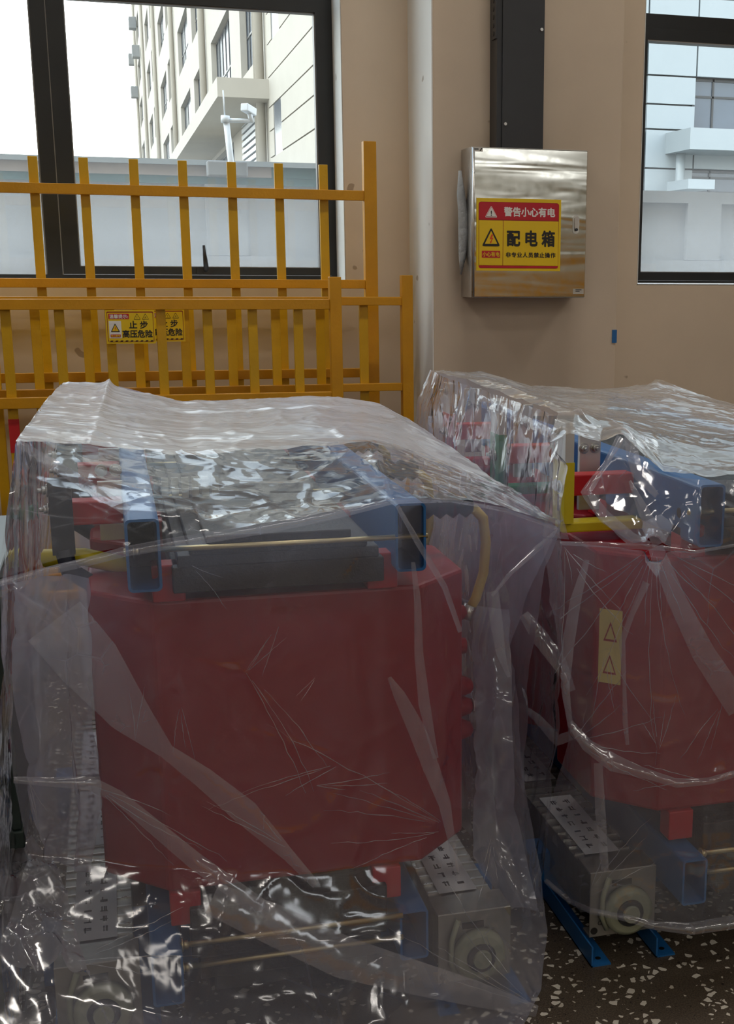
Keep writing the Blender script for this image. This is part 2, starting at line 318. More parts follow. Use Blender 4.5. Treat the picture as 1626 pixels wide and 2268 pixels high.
# ------------------------------------------------------------------ lettering
def text_mesh(s, size, mat, parent, name='lettering', bold=0.0, width=1.0, spacing=1.0):
    cu = bpy.data.curves.new(name, 'FONT'); cu.body = s; cu.size = size; cu.align_x = 'CENTER'; cu.align_y = 'CENTER'
    cu.resolution_u = 3; cu.space_character = spacing; cu.fill_mode = 'FRONT'
    o = bpy.data.objects.new(name, cu); C.objects.link(o)
    dg = bpy.context.evaluated_depsgraph_get(); me = bpy.data.meshes.new_from_object(o.evaluated_get(dg))
    bpy.data.objects.remove(o); bpy.data.curves.remove(cu)
    me.materials.clear(); me.materials.append(mat)
    xs = [v.co.x for v in me.vertices] or [0]; ys = [v.co.y for v in me.vertices] or [0]
    cx, cy = (min(xs)+max(xs))/2, (min(ys)+max(ys))/2
    for v in me.vertices: v.co.x = (v.co.x - cx)*width; v.co.y -= cy
    if bold > 0:      # heavier strokes: copies shifted by the stroke gain
        vs = [tuple(v.co) for v in me.vertices]; fs = [tuple(p.vertices) for p in me.polygons]; n = len(vs); V_, F_ = [], []
        for k, (dx, dy) in enumerate(((0,0),(bold,0),(-bold,0),(0,bold),(0,-bold),(bold*.7,bold*.7),(-bold*.7,bold*.7),(bold*.7,-bold*.7),(-bold*.7,-bold*.7))):
            V_ += [(x+dx, y+dy, 0.00002*k) for x, y, z in vs]; F_ += [tuple(i+n*k for i in f) for f in fs]
        me = bpy.data.meshes.new(name); me.from_pydata(V_, [], F_); me.materials.append(mat)
    q = bpy.data.objects.new(name, me); C.objects.link(q); q.parent = parent; q['w'] = (max(xs)-min(xs))*width
    return q
class Sign:
    """flat print on a thin plate; local x right, local z up, faces -y; lay(...) puts layered shapes"""
    def __init__(s, root, w, h): s.r = root; s.w = w; s.h = h
    def poly(s, name, pts, mat, lvl):
        y = -0.0006*lvl; n = len(pts)
        me = bpy.data.meshes.new(name); me.from_pydata([(p[0], y, p[1]) for p in pts], [], [tuple(range(n))]); me.materials.append(mat)
        o = bpy.data.objects.new(name, me); C.objects.link(o); o.parent = s.r; return o
    def rect(s, name, x0, z0, x1, z1, mat, lvl, r=0.0):
        if r <= 0: return s.poly(name, [(x0,z0),(x1,z0),(x1,z1),(x0,z1)], mat, lvl)
        pts = []
        for cx, cz, a0 in ((x1-r, z0+r, -90), (x1-r, z1-r, 0), (x0+r, z1-r, 90), (x0+r, z0+r, 180)):
            for k in range(5): a = math.radians(a0 + k*22.5); pts.append((cx + r*math.cos(a), cz + r*math.sin(a)))
        return s.poly(name, pts, mat, lvl)
    def tri(s, name, cx, z0, w, h, mat, lvl, r=0.0):
        P = [Vector((cx-w/2, z0)), Vector((cx+w/2, z0)), Vector((cx, z0+h))]; pts = []
        for i in range(3):
            a, b, c = P[i-1], P[i], P[(i+1) % 3]; u = (a-b).normalized(); v = (c-b).normalized(); d = r*1.6
            for k in range(5):
                q = k/4; p = (b+u*d)*(1-q)**2 + b*2*q*(1-q) + (b+v*d)*q*q; pts.append((p.x, p.y))
        return s.poly(name, pts, mat, lvl)
    def bolt(s, cx, cz, h, mat, lvl):
        q = [(0.10,0.5),(0.28,0.5),(0.10,0.10),(0.32,0.10),(-0.02,-0.5),(-0.06,-0.30),(-0.18,-0.34),(-0.02,0.0),(-0.26,-0.02)]
        q = [(0.05,0.5),(0.25,0.5),(0.06,0.12),(0.26,0.14),(0.02,-0.28),(0.12,-0.26),(-0.10,-0.5),(-0.12,-0.22),(-0.05,-0.26),(0.06,0.0),(-0.18,-0.02)]
        return s.poly('lightning_mark', [(cx + x*h, cz + z*h) for x, z in q][::-1], mat, lvl)
    def text(s, st, cx, cz, size, mat, lvl, bold=0.0, width=1.0, spacing=1.0, fit=None):
        o = text_mesh(st, size, mat, s.r, 'lettering', bold, width, spacing)
        if fit: o.scale.x = fit / max(o['w'], 1e-6)
        o.rotation_euler.x = math.pi/2; o.location = (cx, -0.0006*lvl, cz); return o

# ------------------------------------------------------------------ room shell
WY, CY = 5.62, 5.2                 # window wall, column front
X0h, X1h, Y0h, ZH = -7.0, 9.5, -10.5, 6.5
W1 = (-1.95, 0.992, 1.548, 4.46); W2 = (2.346, 5.2, 1.545, 4.4)
T = 0.36
mb = MB()
mb.box((X0h-T, WY, 0), (W1[0], WY+T, ZH)).box((W1[0], WY, 0), (W1[1], WY+T, W1[2])).box((W1[0], WY, W1[3]), (W1[1], WY+T, ZH))
mb.box((W1[1], WY, 0), (W2[0], WY+T, ZH)).box((W2[0], WY, 0), (W2[1], WY+T, W2[2])).box((W2[0], WY, W2[3]), (W2[1], WY+T, ZH)).box((W2[1], WY, 0), (X1h+T, WY+T, ZH))
tag(mb.build('wall_back', MT['wall']), kind='structure')
col = box('wall_column', (1.2785, CY, 0), (2.0815, WY+0.02, ZH), MT['wall'], None, 0.006); tag(col, kind='structure')
# white reveal linings; column's window side painted paler in place of window light
rv = MB(); rv.box((W1[1]-0.003, WY+0.0, W1[2]), (W1[1]+0.001, WY+T, W1[3])).box((W1[0], WY, W1[2]-0.002), (W1[1], WY+T, W1[2]+0.002))
tag(rv.build('trim_1', MT['reveal']), kind='structure')
tag(box('trim_2', (1.2745, CY+0.004, 0), (1.2795, WY, ZH), MT['reveal']), kind='structure')  # window light put into the colour of this side
rv = MB(); rv.box((W2[0], WY, W2[2]-0.002), (W2[1], WY+T, W2[2]+0.002)).box((W2[0]-0.001, WY+0.0, W2[2]), (W2[0]+0.003, WY+T, W2[3]))
tag(rv.build('trim_3', MT['reveal']), kind='structure')
tag(box('wall_left', (X0h-T, Y0h, 0), (X0h, WY, ZH), MT['wall']), kind='structure')
tag(box('wall_right', (X1h, Y0h, 0), (X1h+T, WY, ZH), MT['wall']), kind='structure')
mb = MB(); mb.box((X0h-T, Y0h-T, 0), (X1h+T, Y0h, 3.5)).box((X0h-T, Y0h-T, 4.4), (X1h+T, Y0h, ZH))
x = X0h - T
for a, b in ((5.2, 7.6),):  # unseen opening, added so the steel door mirrors bright sky
    mb.box((x, Y0h-T, 3.5), (a, Y0h, 4.4)); x = b
mb.box((x, Y0h-T, 3.5), (X1h+T, Y0h, 4.4))
tag(mb.build('wall_front', MT['hall']), kind='structure')
tag(box('floor', (X0h-T, Y0h-T, -0.12), (X1h+T, WY+T, 0), MT['floor']), kind='structure')
tag(box('ceiling', (X0h-T, Y0h-T, ZH), (X1h+T, WY+T, ZH+0.2), MT['ceiling']), kind='structure')
# unseen yellow band added on the far wall for the steel door's foot to mirror
tag(box('trim_4', (X0h, Y0h, 0.3), (X1h, Y0h+0.05, 1.75), MT['mirror_band']), kind='structure')

# ------------------------------------------------------------------ windows
def bar(mb, x0, x1, z0, z1, y0, y1): mb.box((x0, y0, z0), (x1, y1, z1))
def handle(parent, x, z, h=0.105, d=0.0):
    hb = MB(); hb.box((x-0.035, 5.675+d, z-0.012), (x+0.035, 5.69+d, z+0.016))
    hb.tube([(x+0.004, 5.675+d, z+0.004), (x+0.003, 5.655+d, z+0.01), (x, 5.65+d, z+0.05), (x-0.004, 5.65+d, z+h)], [0.008, 0.011, 0.0095, 0.006], 10)
    return hb.build('handle', MT['sgnK'], parent)
def glazing(par, x0, x1, z0, z1, y=5.742):
    return box('pane', (x0, y, z0), (x1, y+0.006, z1), MT['glass'], par)
# window 1
w1 = bpy.data.objects.new('window_1', None); C.objects.link(w1); tag(w1, kind='structure')
f = MB(); yf0, yf1 = 5.82, 5.91
bar(f, 0.9648, 1.0127, 1.5520, 4.4585, yf0, yf1); bar(f, -1.9397, 0.9648, 1.5520, 1.5745, yf0, yf1); bar(f, -1.9397, 0.9648, 4.4075, 4.4585, yf0, yf1); bar(f, -1.9397, -1.8887, 1.5745, 4.4075, yf0, yf1)
f.build('frame', MT['black_alu'], w1)
m_ = MB(); bar(m_, -0.2307, -0.1715, 1.5745, 4.4075, 5.8200, 5.9100); m_.build('mullion', MT['black_alu'], w1)
g_ = MB(); bar(g_, -0.1715, -0.1674, 1.5745, 4.4075, 5.8200, 5.8550); bar(g_, -0.2369, -0.2312, 1.5745, 4.4075, 5.8320, 5.8550); g_.build('gasket', MT['gasket'], w1)
# opening sash right of the mullion
s = MB(); y0, y1 = 5.81, 5.87
bar(s, -0.1664, -0.1000, 1.5765, 2.7230, y0, y1); bar(s, 0.9158, 0.9637, 1.5765, 2.7230, y0, y1); bar(s, -0.1000, 0.9158, 1.5765, 1.6082, y0, y1); bar(s, -0.1000, 0.9158, 2.6617, 2.7230, y0, y1)
sash = s.build('sash', MT['black_alu'], w1)
g_ = MB(); bar(g_, -0.1000, -0.0960, 1.6102, 2.6617, 5.8200, 5.8620); bar(g_, 0.9117, 0.9158, 1.6102, 2.6617, 5.8200, 5.8620); bar(g_, -0.1000, 0.9158, 2.6577, 2.6623, 5.8200, 5.8620); bar(g_, -0.1000, 0.9158, 1.6082, 1.6112, 5.8200, 5.8620)
g_.build('gasket', MT['gasket'], sash)
glazing(sash, -0.0980, 0.9137, 1.6102, 2.6597, 5.862); handle(sash, 0.4135, 1.5918, 0.108, 0.12)
tr_ = MB(); bar(tr_, -0.1664, 0.9637, 2.7230, 2.7843, 5.8200, 5.9100); tr_.build('transom', MT['black_alu'], w1)
glazing(w1, -0.1674, 0.9648, 2.7843, 4.4075, 5.862); glazing(w1, -1.8887, -0.2312, 1.5745, 4.4075, 5.862)
# window 2
w2 = bpy.data.objects.new('window_2', None); C.objects.link(w2); tag(w2, kind='structure')
f = MB(); bar(f, 2.3465, 2.362, 1.555, 4.4, 5.68, 5.79); bar(f, 2.362, 5.2, 1.553, 1.562, 5.68, 5.79); bar(f, 2.362, 5.2, 4.35, 4.4, 5.7, 5.79); bar(f, 5.15, 5.2, 1.562, 4.35, 5.7, 5.79); bar(f, 3.55, 3.61, 1.562, 4.35, 5.7, 5.79)
bar(f, 2.362, 3.55, 2.662, 2.722, 5.68, 5.79)
f.build('frame', MT['black_alu'], w2)
s = MB(); y0, y1 = 5.67, 5.74
bar(s, 2.3625, 2.382, 1.563, 2.66, y0, y1); bar(s, 3.51, 3.549, 1.563, 2.66, y0, y1); bar(s, 2.382, 3.51, 1.563, 1.600, y0, y1); bar(s, 2.382, 3.51, 2.612, 2.66, y0, y1)
sash = s.build('sash', MT['black_alu'], w2)
g_ = MB(); bar(g_, 2.382, 3.51, 2.606, 2.6125, 5.672, 5.73); bar(g_, 2.382, 3.51, 1.600, 1.6035, 5.672, 5.73); g_.build('gasket', MT['gasket'], sash)
glazing(sash, 2.383, 3.509, 1.602, 2.611, 5.73); handle(sash, 2.87, 1.585)
glazing(w2, 2.362, 3.55, 2.722, 4.35); glazing(w2, 3.61, 5.15, 1.562, 4.35)

# ------------------------------------------------------------------ cable tray and distribution box
tr = empty('cable_tray', (1.60, 5.15, 2.07), 'tall black metal cable duct rising from the steel box to the ceiling', 'cable duct')
def P(o, parent):  # keep world-space coordinates under a parent at parent's location
    o.location = tuple(-c for c in parent.location); return o
P(box('cover', (1.532, 5.092, 2.06), (1.703, 5.10, 6.4), MT['tray'], tr, 0.001), tr)
P(box('duct_body', (1.512, 5.10, 2.06), (1.700, 5.199, 6.4), MT['tray'], tr, 0.001), tr)
strip = P(box('slotted_strip', (1.5055, 5.10, 2.48), (1.512, 5.16, 6.4), MT['tray'], tr), tr)
for k in range(10):
    z = 2.50 + k*0.03
    o = MB().cyl((1.503, 5.13, z), (1.507, 5.13, z), 0.009, 12).build('hole', MT['sgnK'], strip)
for x, z in ((1.545, 2.165), (1.69, 2.52), (1.545, 2.9), (1.69, 3.2)):
    P(MB().cyl((x, 5.087, z), (x, 5.093, z), 0.006, 10).build('screw', MT['zinc'], tr), tr)

BX0, BX1, BZ0, BZ1, BY = 1.394, 1.875, 1.497, 2.072, 5.036
db = empty('distribution_box', (1.634, 5.2, BZ0), 'stainless steel wall box with a large yellow warning sign on its door', 'electrical box')
P(box('housing', (BX0, BY+0.012, BZ0), (BX1, 5.199, BZ1), MT['steel_side'], db, 0.002), db)
door = MB().box((BX0+0.004, BY, BZ0+0.002), (BX1-0.002, BY+0.0115, BZ1-0.003)).build('door', MT['steel'], db, 0.0025); P(door, db)
# rounded hinge edge of the door
MB().cyl((BX0+0.007, BY+0.004, BZ0+0.003), (BX0+0.007, BY+0.004, BZ1-0.004), 0.006, 10).build('hinge_edge', MT['zinc'], door)
lk = MB(); xl, zl = 1.828, 1.785
def stadium(cx, cz, hw, hh, y0, y1):
    pts = []
    for k in range(13): a = math.pi*k/12; pts.append((cx + hw*math.cos(a), cz + hh - hw + hw*math.sin(a)))
    for k in range(13): a = math.pi + math.pi*k/12; pts.append((cx + hw*math.cos(a), cz - hh + hw + hw*math.sin(a)))
    M_ = Matrix(((1,0,0,0),(0,0,1,0),(0,1,0,0),(0,0,0,1)))
    return pts, M_
pts, M_ = stadium(xl, zl, 0.014, 0.036, 0, 0); lk = MB().prism(pts, BY-0.003, BY, M_).build('lock_plate', MT['zinc'], door)
pts, M_ = stadium(xl, zl+0.006, 0.0085, 0.024, 0, 0); MB().prism(pts, BY-0.009, BY-0.003, M_).build('lock_lever', MT['steel_side'], door)
MB().cyl((xl, BY-0.012, zl-0.02), (xl, BY-0.002, zl-0.02), 0.006, 12).build('keyhole', MT['tray'], door)
# maker's plates, illegibly small
def plate(x0, z0, x1, z1):
    o = box('nameplate', (x0, BY-0.0012, z0), (x1, BY, z1), MT['steel_side'], door)
    return o
plate(1.398, 2.053, 1.437, 2.068); plate(1.822, 1.512, 1.868, 1.533)
b_ = MB(); b_.box((1.400, BY-0.0016, 2.060), (1.420, BY-0.0012, 2.064)); b_.add([(1.424,BY-0.0015,2.055),(1.428,BY-0.0015,2.055),(1.436,BY-0.0015,2.066),(1.430,BY-0.0015,2.066)], [(0,1,2,3)])
for k in range(2): b_.box((1.832, BY-0.0016, 1.527-k*0.006), (1.832+0.026-k*0.008, BY-0.0012, 1.530-k*0.006))
b_.build('small_print', MT['tray'], door)['kind'] = 'stuff'
# the yellow warning sign: a sticker on the door
sw, sh = 0.352, 0.278
sg = empty('warning_sign', (1.412, BY-0.0015, 1.602), 'large yellow and red high voltage warning sticker on the steel box door', 'warning sign')
S = Sign(sg, sw, sh)
S.rect('backing', 0, 0, sw, sh, MT['sgnY'], 0)
S.rect('dark_border', 0.009, 0.010, sw-0.009, sh-0.014, MT['sgnR2'], 1, 0.010)
S.rect('red_header', 0.0105, 0.196, sw-0.0105, sh-0.0155, MT['sgnR'], 2, 0.008)
S.rect('red_footer', 0.0105, 0.0115, sw-0.0105, 0.021, MT['sgnR'], 2, 0.004)
S.rect('yellow_field', 0.0105, 0.020, 0.1085, 0.1935, MT['sgnY'], 2)
S.rect('yellow_field', 0.1105, 0.020, sw-0.0105, 0.1935, MT['sgnY'], 2)
S.tri('triangle_outline', 0.060, 0.204, 0.053, 0.046, MT['sgnW'], 3, 0.005); S.tri('triangle_line', 0.060, 0.2065, 0.046, 0.040, MT['sgnR'], 4, 0.004); S.tri('triangle_field', 0.060, 0.208, 0.042, 0.036, MT['sgnW'], 5, 0.003)
S.text('!', 0.060, 0.2205, 0.026, MT['sgnK'], 6, 0.0008)
S.text('警告小心有电', 0.2195, 0.2275, 0.037, MT['sgnW'], 3, 0.0012, fit=0.212)
S.tri('warning_triangle', 0.060, 0.094, 0.077, 0.073, MT['sgnK'], 3, 0.006); S.tri('triangle_field', 0.060, 0.1035, 0.052, 0.050, MT['sgnY'], 4, 0.002)
S.bolt(0.060, 0.122, 0.036, MT['orange'], 5)
S.rect('red_tag', 0.022, 0.050, 0.098, 0.077, MT['sgnR'], 3); S.text('小心有电', 0.060, 0.0635, 0.019, MT['sgnY'], 4, 0.0005, fit=0.070)
S.text('配 电 箱', 0.226, 0.126, 0.064, MT['sgnK'], 3, 0.0024, fit=0.198)
S.text('非专业人员禁止操作', 0.226, 0.062, 0.0215, MT['sgnK'], 3, 0.0007, spacing=1.15, fit=0.208)
# grey foam strip stuck between the box and the column
fm = MB(); pts = [onY(*q, 5.12) for q in ((1019,378),(1021,430),(1026,470),(1027,520),(1024,570),(1021,608))]
fm.tube(pts, [0.006, 0.017, 0.021, 0.022, 0.015, 0.003], 12)
tag(fm.build('foam_strip', MT['foam']), 'torn grey foam insulation strip behind the left side of the steel box', 'foam strip')
# blue tape scrap on the wall corner
o = MB().box((2.062, 5.196, 1.305), (2.083, 5.200, 1.36)).build('tape_scrap', MT['blue']); tag(o, 'small blue tape scrap on the column edge below the steel box', 'tape')

# ------------------------------------------------------------------ fences
def fence(label, Y, z_top_post, rails, posts, pickets, pick_top, x0, x1, rail_x1, red_at=None):
    r = empty('safety_fence', (x1, Y, 0), label, 'fence', 'yellow fence panels leaning under the window')
    def pp(name, a, b, m=MT['yellow']):
        o = box(name, a, b, m, r, 0.002); o.location = (-x1, -Y, 0); return o
    for (pa, pb) in posts: pp('post', (pa, Y-0.022, 0.02), (pb, Y+0.022, z_top_post))
    for (za, zb) in rails: pp('rail', (x0, Y-0.014, za), (rail_x1, Y+0.010, zb))
    for px_ in pickets: pp('picket', (px_-0.0175, Y+0.0105, 0.15), (px_+0.0175, Y+0.03, pick_top), MT['yellow2'])
    return r
def pxX(x, y, Y): return onY(x, y, Y).x
fa = fence('tallest yellow metal fence at the back, its pickets rising over the window sill', 5.35, 2.105, [(1.875,1.914),(1.527,1.562),(1.165,1.202),(0.42,0.456)],
      [(1.023,1.075)], [pxX(x, 355, 5.37) for x in (72, 184, 295, 403, 511.5, 616, 715)] + [-0.43, -0.60], 2.012, -0.95, 1.07, 1.024)
fb = fence('middle yellow metal fence, second row, its end post beside the column', 5.20, 1.582, [(1.463,1.496),(1.120,1.151),(0.40,0.43)],
      [(1.142,1.187)], [pxX(x, 700, 5.22) for x in (77, 191, 304, 408, 512, 610, 709, 805)] + [-0.42], 1.48, -0.95, 1.187, 1.143)
fc = fence('front yellow metal fence, third row nearest the wrapped equipment', 5.05, 1.575, [(1.452,1.4905),(1.095,1.135),(0.36,0.395)],
      [(0.825,0.870)], [pxX(x, 700, 5.07) for x in (12, 131, 243, 356, 459, 559, 660)] + [-0.53], 1.47, -0.95, 0.870, 0.826)
# red reflective band on one picket of the front fence
xb = pxX(12, 700, 5.07)
o = box('red_band', (xb-0.0185, 5.059, 0.93), (xb+0.0185, 5.0815, 1.055), MT['barR'], fc); o.location = (-0.870, -5.05, 0)
def small_sign(x0, z0, Y, label):
    r = empty('warning_sign', (x0, Y, z0), label, 'warning sign'); w_, h_ = 0.176, 0.122
    box('plate', (0, 0, 0), (w_, 0.002, h_), MT['sgnY'], r)
    S = Sign(r, w_, h_)
    S.rect('dark_border', 0.005, 0.006, w_-0.005, h_-0.005, MT['sgnR2'], 1, 0.004); S.rect('yellow_field', 0.007, 0.012, w_-0.007, h_-0.009, MT['sgnY'], 2, 0.003)
    S.rect('yellow_field', 0.007, 0.008, w_-0.007, 0.0115, MT['sgnY'], 2)
    for k in range(9): S.poly('stripe', [(0.012+k*0.018, 0.008), (0.021+k*0.018, 0.008), (0.024+k*0.018, 0.0115), (0.015+k*0.018, 0.0115)], MT['sgnK'], 3)
    S.rect('red_tag', 0.011, 0.090, 0.084, 0.109, MT['sgnR'], 3, 0.002); S.text('温馨提示:', 0.0475, 0.0995, 0.0155, MT['sgnW'], 4, 0.0003, fit=0.066)
    for cx, mk in ((0.113, '!'), (0.143, '火')):
        S.tri('triangle_outline', cx, 0.088, 0.025, 0.0225, MT['sgnK'], 3, 0.002); S.tri('triangle_field', cx, 0.0895, 0.0205, 0.018, MT['sgnY'], 4, 0.0015); S.text(mk, cx, 0.0960, 0.010 if mk == '!' else 0.0075, MT['sgnK'], 5, 0.0002)
    S.rect('white_card', 0.011, 0.020, 0.055, 0.083, MT['sgnW'], 3, 0.002)
    S.tri('warning_triangle', 0.033, 0.043, 0.033, 0.032, MT['sgnK'], 4, 0.002); S.tri('triangle_field', 0.033, 0.046, 0.024, 0.0235, MT['sgnY'], 5, 0.001); S.bolt(0.033, 0.0545, 0.014, MT['orange'], 6)
    S.rect('red_tag', 0.015, 0.024, 0.051, 0.034, MT['sgnR'], 4); S.text('当心触电', 0.033, 0.029, 0.0078, MT['sgnY'], 5, 0.0002, fit=0.032)
    S.text('止 步', 0.1165, 0.069, 0.030, MT['sgnK'], 3, 0.0008, fit=0.066)
    S.text('高压危险', 0.1120, 0.036, 0.029, MT['sgnK'], 3, 0.0009, fit=0.107)
    return r
a = onY(237, 764, 5.03); small_sign(a.x, a.z+0.004, 5.032, 'small yellow warning plate on the front fence, fully in view')
a = onY(307, 757, 5.18); small_sign(a.x, a.z, 5.182, 'small yellow warning plate on the middle fence, half hidden by a picket')

# ------------------------------------------------------------------ transformers
def rect_tube(x0, x1, z0, z1, y0, y1, t=0.005, r=0.010):
    """hollow rectangular tube along y with rounded corners"""
    def ring(e, rr):
        pts = []
        for cx, cz, a0 in ((x1-e-rr, z0+e+rr, -90), (x1-e-rr, z1-e-rr, 0), (x0+e+rr, z1-e-rr, 90), (x0+e+rr, z0+e+rr, 180)):
            for k in range(5): a = math.radians(a0 + k*22.5); pts.append((cx + rr*math.cos(a), cz + rr*math.sin(a)))
        return pts
    o_, i_ = ring(0, r), ring(t, r-t*0.6); n = len(o_); vs = []
    for y in (y0, y1): vs += [(p[0], y, p[1]) for p in o_] + [(p[0], y, p[1]) for p in i_]
    fs = []
    for k in range(n):
        j = (k+1) % n
        fs += [(k, j, j+2*n, k+2*n), (n+k, n+k+2*n, n+j+2*n, n+j), (k, n+k, n+j, j), (2*n+k, 2*n+j, 3*n+j, 3*n+k)]
    m = MB(); m.add(vs, fs); return m
def bolt_mb(p, d, r=0.009, h=0.012):
    p = Vector(p); d = Vector(d).normalized(); m = MB()
    m.tube([p, p + d*0.003], r*1.5, 14); m.tube([p + d*0.003, p + d*(0.003+h)], r, 6); m.tube([p + d*(0.003+h), p + d*(0.012+h)], r*0.5, 8); return m
def coil_shape(cx, cy, hx, hy, ch, z0, z1):
    return [(cx-hx, cy-hy+ch), (cx-hx+ch, cy-hy), (cx+hx-ch, cy-hy), (cx+hx, cy-hy+ch), (cx+hx, cy+hy-ch), (cx+hx-ch, cy+hy), (cx-hx+ch, cy+hy), (cx-hx, cy+hy-ch)]

def transformer(ox, oy, label, lv_dark, sticker, ccx=0.31, chx=0.39, padx=0.045):
    root = empty('transformer', (ox, oy, 0), label, 'transformer')
    L_ = 1.86
    for x0, dy in ((0.0, 0.0), (0.514, 0.04)):
        tc_ = rect_tube(x0, x0+0.062, 1.015, 1.153, dy, L_).build('top_clamp', MT['blue'], root)
        box('tube_shade', (x0+0.005, dy+0.20, 1.02), (x0+0.057, dy+0.21, 1.148), MT['core'], tc_)  # added black stop, stands for the shade inside the tube
        MB().cyl((x0-0.0005 if x0 == 0 else x0+0.0625, dy+0.10, 1.075), (x0+0.001 if x0 == 0 else x0+0.061, dy+0.10, 1.075), 0.012, 14).build('bolt_hole', MT['sgnK'], tc_)
        bc_ = rect_tube(x0, x0+0.062, 0.158, 0.272, dy, L_, 0.005, 0.008).build('bottom_clamp', MT['blue'], root)
        box('tube_shade', (x0+0.005, dy+0.20, 0.163), (x0+0.057, dy+0.21, 0.267), MT['core'], bc_)  # same added shade stop in the lower tube
    # black laminated core: stepped top yoke, bottom yoke and three legs
    co = MB()
    for hw, za, zb in ((0.205, 0.995, 1.045), (0.195, 1.045, 1.068), (0.172, 1.068, 1.088), (0.140, 1.088, 1.104)):
        co.box((0.288-hw, 0.055, za), (0.288+hw, L_-0.06, zb))
    for hw, za, zb in ((0.205, 0.215, 0.325), (0.19, 0.165, 0.215), (0.16, 0.135, 0.165)):
        co.box((0.288-hw, 0.07, za), (0.288+hw, L_-0.06, zb))
    for k in range(3): co.box((0.288-0.16, 0.35+0.54*k-0.10, 0.325), (0.288+0.16, 0.35+0.54*k+0.10, 0.995))
    co.build('core', MT['core'], root, 0.002, 1)
    for k in range(3):
        cy = 0.345 + 0.54*k
        c = MB(); outer = coil_shape(ccx, cy, chx, 0.25, 0.125, 0, 0); inner = coil_shape(0.31, cy, 0.215, 0.125, 0.05, 0, 0)
        n = 8; vs = [(p[0], p[1], z) for z in (0.357, 0.972) for p in outer] + [(p[0], p[1], z) for z in (0.357, 0.972) for p in inner]
        fs = []
        for i in range(n):
            j = (i+1) % n
            fs += [(i, j, n+j, n+i), (2*n+i, 3*n+i, 3*n+j, 2*n+j), (n+i, n+j, 3*n+j, 3*n+i), (i, 2*n+i, 2*n+j, j)]
        c.add(vs, fs); cl = c.build('coil', MT['red'], root, 0.008, 2)
        # tapping studs on the right side, lead terminals above them
        for zz, hasb in ((0.655, False), (0.605, True), (0.548, False)):
            t_ = MB().tube([(0.695, cy+0.02, zz), (0.735, cy+0.02, zz), (0.757, cy+0.02, zz-0.002), (0.763, cy+0.02, zz-0.002)], [0.030, 0.026, 0.018, 0.010], 14).build('tap_stud', MT['red'], cl)
            if hasb: bolt_mb((0.762, cy+0.02, zz), (1,0,0), 0.011, 0.012).build('bolt', MT['zinc'], cl)
        MB().tube([(0.69, cy+0.03, 0.83), (0.735, cy+0.03, 0.83), (0.75, cy+0.03, 0.83)], [0.024, 0.020, 0.014], 12).build('lead_terminal', MT['red'], cl)
        MB().tube([(0.69, cy-0.02, 0.765), (0.735, cy-0.02, 0.765)], [0.024, 0.018], 12).build('lead_terminal', MT['red'], cl)
    for k in range(3):
        cy = 0.345 + 0.54*k
        # delta connection rods between the phases and cables up from them
        if k < 2: MB().tube([(0.757, cy+0.03, 0.825), (0.80, cy+0.20, 0.80), (0.762, cy+0.52, 0.765)], 0.012, 10).build('delta_rod', MT['darkrubber'], root)
        ch_ = MB().tube([(0.755, cy+0.03, 0.83), (0.775, cy+0.035, 0.86), (0.795, cy+0.04, 0.92), (0.80, cy+0.04, 0.99), (0.79, cy+0.03, 1.05), (0.765, cy+0.02, 1.075)], 0.012, 10).build('high_voltage_cable', MT['cable_yellow'], root)
        MB().tube([(0.748, cy+0.03, 0.815), (0.762, cy+0.03, 0.845)], 0.016, 10).build('cable_lug', MT['zinc'], ch_)
        iz, zz = MB(), 1.085   # serrated post insulator lying from the clamp outward
        pts, rr = [], []
        for q in range(13): pts.append((0.58 + q*0.015, cy+0.02, zz)); rr.append(0.030 if q % 2 else 0.019)
        iz.tube(pts, rr, 16); iz.build('post_insulator', MT['darkrubber'], root)
    # resin pads that hold the coils off the clamps
    for x0 in (padx, 0.51-padx):
        for (za, zb) in ((0.972, 1.045), (0.285, 0.357)):
            for k in range(3):
                for yy in (0.085+0.54*k, 0.545+0.54*k):
                    box('coil_pad', (x0, yy, za), (x0+0.062, yy+0.055, zb), MT['redpad'], root, 0.003)
    # tie rods across the yokes
    for yy, z1_ in ((0.035, 1.085), (0.62, 1.085), (1.16, 1.085), (1.70, 1.085)):
        rd = MB().cyl((-0.004, yy+0.01, z1_), (0.58, yy+0.01, z1_), 0.0055, 8).build('tie_rod', MT['brass'], root)
        bolt_mb((0.012, yy+0.01, z1_), (1,0,0), 0.009, 0.01).build('nut', MT['brass'], rd)
    for yy, z1_ in ((0.03, 0.285), (0.03, 0.235), (0.75, 0.235), (1.55, 0.235)):
        rd = MB().cyl((0.06, yy+0.01, z1_-0.02), (0.52, yy+0.01, z1_-0.02), 0.006, 8).build('tie_rod', MT['brass'], root)
        bolt_mb((0.062, yy+0.01, z1_-0.02), (1,0,0), 0.009, 0.01).build('nut', MT['brass'], rd)
    # pale spacer strips beside the yoke
    for k in range(6):
        box('spacer', (0.085+0.022*k, 0.50, 1.105), (0.100+0.022*k, 0.506, 1.150), MT['spacer'], root)
    # low-voltage bars along the left side
    lvx = -0.200 if not lv_dark else -0.145
